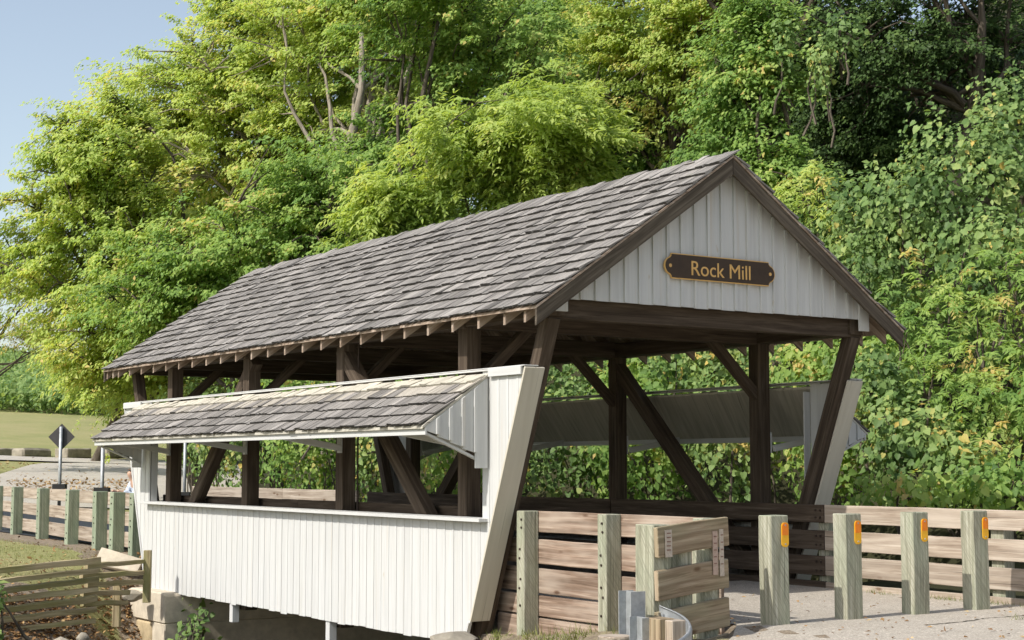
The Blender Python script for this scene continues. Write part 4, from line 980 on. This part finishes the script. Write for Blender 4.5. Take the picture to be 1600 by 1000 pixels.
# shrubs and vines between bridge and slope
DM = 2.6
def shrub(name, label, blobs, mat, shape='heart', lsize=.13, dens=260, tone=(.5, .15), cat='shrub', group='shrubs behind the bridge', compound=False, solo_leaves=0, face=(-.75, -.35, .45), deep=.55):
    """blobs: (u, v, half-width px, half-height px, distance) mounds of leaves, with a few stems"""
    c0 = P3(*blobs[0][:2], blobs[0][4]); g = float(H(c0[0], c0[1])); g = min(g, c0[2]-.3)
    root = thing(name, (c0[0], c0[1], g), label, cat, group); CC = []; QQ = []; BL = []
    mb = MB()
    for bi, (u, v, hw, hh, d) in enumerate(blobs):
        c = P3(u, v, d); px = d/FPX; rx, rz = hw*px, hh*px; ry = min(rx, rz)*.8+.2
        n = int(dens*DM*(rx*rz+.4*ry*(rx+rz)))
        q = unit(rng.normal(size=(n, 3))+np.array([0, -.35, .15])); r = 1-deep*rng.random((n, 1))**1.7
        lump = 1+.16*np.sin(q[:, :1]*9+bi)+.15*np.sin(q[:, 2:]*11+q[:, 1:2]*6)+.10*np.sin(q[:, :1]*23+q[:, 2:]*19)
        w_ = q*r*lump
        C = c+np.outer(w_[:, 0]*rx, [RT[0], RT[1], 0])+np.outer(w_[:, 1]*ry, [FW[0], FW[1], 0])+np.outer(w_[:, 2]*rz, [0, 0, 1])
        Q = np.outer(q[:, 0], [RT[0], RT[1], 0])+np.outer(q[:, 1], [FW[0], FW[1], 0])+np.outer(q[:, 2], [0, 0, 1])
        CC.append(C); QQ.append(Q); BL.append(np.full(n, bi))
        for _ in range(4):
            b = c+rng.normal(0, .3, 3)*np.array([rx, ry, rz]); gz = max(min(float(H(b[0], b[1])), b[2]-.4), b[2]-1.3*rz-.3); MB().tube(limb_path((b[0]+rng.normal(0, .2), b[1]+rng.normal(0, .2), gz), b, 0, 4), [.03, .026, .02, .015, .01], 5).build('stem', 'bark', root)
    C = np.concatenate(CC); Q = np.concatenate(QQ); n = len(C); bl = np.concatenate(BL)
    cl = .15*np.sin(C[:, 0]*2.3+C[:, 2]*3.1)+.13*np.sin(C[:, 1]*3.7-C[:, 2]*2.2)
    tn = np.clip(rng.normal(tone[0], tone[1], n)+cl+np.where(rng.random(n) < .03, .4, 0), 0, 1)
    sz = lsize*rng.uniform(.45, 1.5, n)
    if compound:
        D = Q*np.array([1, 1, .5])+rng.normal(0, .7, C.shape)*np.array([1, 1, .7])+np.array([-.3, -.3, .15]); ln = compound[0]*rng.uniform(.7, 1.25, n)
        C2, N2, T2, id2 = compound_geo(C, D, ln, compound[1], None)
        leaves('foliage', C2, N2, ln[id2]*compound[2], T2, np.clip(tn[id2]+rng.normal(0, .04, len(C2)), 0, 1), 'slim', mat, root); return root
    N_ = Q*.6+np.array(face)*.3+SUNV*.6+rng.normal(0, .48, (n, 3)); T_ = np.array([0, 0, -.8])+Q*.35+rng.normal(0, .6, (n, 3))
    k = 0
    if solo_leaves:
        dd = (C-np.array([CX, CY, CZ])); dep = np.linalg.norm(dd, axis=1)+rng.normal(0, .15, n)
        order = np.argsort(dep/sz**.6); own = order[:solo_leaves]; mask = np.ones(n, bool); mask[own] = False
        ow = np.array(wloc(root))
        for i in own:
            V, F = leaf_geo(C[i:i+1], N_[i:i+1], sz[i:i+1]*1.1, T_[i:i+1], shape)
            link('leaf', tri_mesh('leaf', V, F, np.full(len(F), tn[i]), mat, ow), root)
        C, N_, T_, tn, sz = C[mask], N_[mask], T_[mask], tn[mask], sz[mask]
    m = rng.random(n if not solo_leaves else len(C)) < (.42 if shape == 'heart' else 0)
    if m.any(): leaves('fine_foliage', C[m], N_[m], sz[m]*rng.uniform(.7, 1.35, m.sum()), T_[m], np.clip(tn[m]+.06, 0, 1), 'diamond', mat, root, 'stuff'); C, N_, T_, tn, sz = C[~m], N_[~m], T_[~m], tn[~m], sz[~m]
    leaves('foliage', C, N_, sz, T_, tn, shape, mat, root, 'stuff' if solo_leaves else None)
    return root
VG = 'vines on the right slope'
shrub('grape_vine', 'broad-leaved vine blanket on the upper right slope', [(1520, 290, 130, 120, 29), (1590, 190, 70, 90, 29.5), (1430, 330, 90, 80, 29), (1560, 400, 90, 70, 27.5)], 'leaf_vine', lsize=.105, dens=300, tone=(.38, .15), cat='vine', group=VG, solo_leaves=140)
shrub('grape_vine', 'vine curtain hanging right of the gable rake', [(1350, 340, 75, 80, 30), (1370, 420, 70, 80, 29.5), (1290, 390, 50, 60, 31)], 'leaf_vine', lsize=.10, dens=290, tone=(.38, .14), cat='vine', group=VG, solo_leaves=60)
shrub('grape_vine', 'vine trailing from the dark trees at the top, right of centre', [(1330, 45, 34, 45, 33), (1290, 90, 20, 60, 33), (1235, 60, 22, 60, 34)], 'leaf_vine', lsize=.10, dens=280, tone=(.42, .14), cat='vine', group=VG)
shrub('sumac_bush', 'yellowing feathery bush just right of the gable peak', [(1275, 330, 55, 60, 31), (1260, 290, 40, 35, 31.5)], 'leaf_yg', compound=(.36, 13, .36), dens=34, tone=(.62, .12), group='sumac bushes')
shrub('sumac_bush', 'feathery sumac on the right slope level with the eave', [(1500, 470, 110, 70, 26), (1585, 430, 50, 60, 26), (1420, 530, 60, 55, 25.5)], 'leaf_green', compound=(.40, 15, .34), dens=24, tone=(.60, .13), group='sumac bushes')
shrub('sumac_bush', 'feathery sumac at the right edge above the plank rail', [(1540, 620, 100, 95, 24.2), (1590, 740, 60, 70, 23), (1470, 600, 70, 70, 24.8)], 'leaf_green', compound=(.38, 15, .34), dens=26, tone=(.62, .14), group='sumac bushes')
shrub('hill_shrub', 'dense shaded shrubs on the slope behind the vines', [(1350, 520, 130, 130, 33), (1500, 560, 140, 150, 31), (1250, 430, 90, 90, 35), (1600, 560, 90, 160, 29), (1420, 420, 120, 90, 34)], 'leaf_green', lsize=.15, dens=90, tone=(.48, .15))
shrub('hill_shrub', 'dense shrubs on the slope seen through the bridge', [(1150, 620, 130, 140, 34), (950, 640, 130, 120, 37), (760, 650, 130, 110, 40), (580, 660, 120, 100, 43), (420, 650, 110, 100, 47)], 'leaf_green', lsize=.15, dens=80, tone=(.46, .15))
SB = [('leafy shrub right of the bridge, behind the sunlit plank rail', [(1420, 700, 95, 80, 24), (1360, 620, 70, 80, 25), (1500, 740, 70, 60, 23.2)], .5), ('leafy shrub in front of the right portal corner', [(1290, 690, 75, 110, 26), (1330, 540, 70, 70, 27), (1260, 590, 60, 60, 27.5)], .52),
      ('shrub seen through the portal between the right posts', [(1150, 680, 90, 120, 28), (1100, 560, 110, 70, 29.5)], .5), ('shrub seen through the portal left of the diagonal brace', [(1000, 690, 100, 110, 29.5), (1010, 590, 90, 60, 31)], .5),
      ('shrub in the shade behind the left of the portal', [(880, 700, 90, 100, 31), (900, 590, 80, 60, 32)], .45), ('bright shrub seen through the near side opening', [(730, 710, 85, 100, 32), (700, 600, 90, 70, 34)], .5),
      ('shrub seen through the middle of the side opening', [(600, 700, 80, 100, 34), (560, 620, 90, 60, 36)], .5), ('shrub seen through the far half of the side opening', [(480, 700, 80, 100, 37), (440, 620, 90, 60, 38)], .45),
      ('shrub seen through the far end of the side opening', [(370, 690, 75, 90, 41), (310, 660, 60, 80, 43)], .42)]
for k, (lb, bl, tn) in enumerate(SB):
    shrub('wild_shrub', lb, bl, 'leaf_vine' if k % 2 == 0 else 'leaf_green', lsize=.10, dens=400 if k < 2 else 330, tone=(tn, .16), solo_leaves=70 if k == 0 else 0)
shrub('low_shrub', 'low bushes along the foot of the slope right of the bridge', [(1560, 760, 90, 45, 21.8), (1420, 770, 100, 35, 22.4), (1640, 650, 60, 120, 23)], 'leaf_green', lsize=.10, dens=330, tone=(.58, .16))
shrub('climbing_vine', 'small leafy vine climbing the dark abutment face under the bridge', [(312, 965, 26, 40, 25.2), (300, 1000, 30, 30, 25), (325, 1000, 26, 26, 25)], 'leaf_vine', lsize=.10, dens=110, tone=(.45, .15), cat='vine', group='vines by the creek', deep=.9)
shrub('weed_plant', 'bright green weed at the left edge in front of the split rails', [(2, 930, 14, 26, 21.5), (0, 985, 12, 18, 21.4)], 'leaf_vine', lsize=.09, dens=700, tone=(.55, .15), cat='plant', group='weeds')

# crop field behind the lawn
n = 52000; u = rng.uniform(-60, 330, n); d = rng.uniform(112, 175, n); x = CX+d*FW[0]+d*(u-800)/FPX*RT[0]; y = CY+d*FW[1]+d*(u-800)/FPX*RT[1]
rowx = np.round(x/.9)*.9+rng.normal(0, .13, n); hgt = rng.random(n)**.6*1.7
C = np.stack([rowx, y, H(rowx, y)+hgt], -1); N_ = rng.normal(0, .6, (n, 3))+np.array([-.4, -.3, .6]); T_ = rng.normal(0, .7, (n, 3))+np.array([0, 0, -.3])
leaves('crop_field', C, N_, rng.uniform(.3, .6, n), T_, np.clip(rng.normal(.5, .18, n), 0, 1), 'diamond', 'leaf_field', None, 'stuff')['label'] = 'green crop rows on the rise beyond the lawn'

# ground clutter: fallen leaves and grass
def litter(name, regs, mat='litter', size=(.05, .09), label='', tone=(.5, .25)):
    CC = []
    for (u0, u1, v0, v1, zg, n) in regs:
        uu = rng.uniform(u0, u1, n); vv = rng.uniform(v0, v1, n)
        # march each ray to the ground
        dx = FW[0]+(uu-800)/FPX*RT[0]; dy = FW[1]+(uu-800)/FPX*RT[1]; dz = -(vv-HZ)/FPX
        best = np.full(n, np.nan)
        for dd in np.arange(zg[0], zg[1], .25 if zg[1] < 40 else .6):
            zz_ = CZ+dz*dd; gz = H(CX+dx*dd, CY+dy*dd); hit = np.isnan(best) & (zz_ <= gz); best[hit] = dd
        ok = ~np.isnan(best); bd = best[ok]+rng.uniform(-.1, .1, ok.sum()); X_ = CX+dx[ok]*bd; Y_ = CY+dy[ok]*bd
        CC.append(np.stack([X_, Y_, H(X_, Y_)+rng.uniform(.01, .035, len(X_))], -1))
    C = np.concatenate(CC); n = len(C)
    o = leaves(name, C, np.array([0, 0, 1.])+rng.normal(0, .35, (n, 3)), rng.uniform(*size, n), rng.normal(0, 1, (n, 3)), np.clip(rng.normal(tone[0], tone[1], n), 0, 1), 'diamond', mat, None, 'stuff'); o['label'] = label
litter('fallen_leaves', [(-20, 260, 930, 1010, (20, 30), 3000), (0, 230, 835, 925, (22, 34), 350), (640, 800, 975, 1005, (13.4, 16.5), 120)], label='brown fallen leaves on the creek bank', size=(.05, .10), tone=(.42, .25))
litter('fallen_leaves', [(20, 215, 752, 770, (40, 62), 2600), (0, 215, 715, 760, (44, 78), 500)], label='orange fallen leaves along the road edge', size=(.10, .20), tone=(.72, .18))
litter('fallen_leaves', [(1110, 1600, 925, 1000, (13.5, 22), 130)], label='scattered dry leaves on the pale road by the bollards', size=(.03, .07), tone=(.5, .25))
def grass(name, pts, hgt, label, tone=(.5, .2)):
    C = np.array(pts); n = len(C); T_ = np.array([0, 0, 1.])+rng.normal(0, .38, (n, 3)); N_ = rng.normal(0, 1, (n, 3))
    leaves(name, C, N_, rng.uniform(*hgt, n), T_, np.clip(rng.normal(tone[0], tone[1], n), 0, 1), 'blade', 'grass', None, 'stuff')['label'] = label
pts = []
for _ in range(60):
    y0 = rnd(-4.4, -.7); x0 = -2.42-abs(random.gauss(0, .35))
    for _ in range(22): x, y = x0+random.gauss(0, .07), y0+random.gauss(0, .07); pts.append((x, y, float(H(x, y))-.01))
grass('grass_tufts', pts, (.05, .16), 'grass tufts on the dirt at the foot of the near rail')
pts = []
for _ in range(70):
    y0 = rnd(-6.5, -1.8); x0 = 1.93-abs(random.gauss(0, .06))
    for _ in range(14): pts.append((x0+random.gauss(0, .04), y0+random.gauss(0, .06), .005))
for _ in range(26):
    x0 = rnd(.6, 3.5); y0 = -5.35+(x0-.6)*.11+random.gauss(0, .04)
    for _ in range(12): pts.append((x0+random.gauss(0, .06), y0+random.gauss(0, .02), .01))
grass('grass_tufts', pts, (.03, .09), 'weeds along the bottom of the right rail and in the road crack', (.45, .2))
pts = []
for _ in range(9000):
    u, d = rnd(-20, 215), rnd(25, 36); x, y = W(u, d)
    if x < -2.7 and y-float(creek_y(np.array(x))) > 4.9: pts.append((x, y, float(H(x, y))-.01))
grass('lawn_grass', pts, (.04, .09), 'short dry lawn grass behind the split rail fence', (.62, .22))
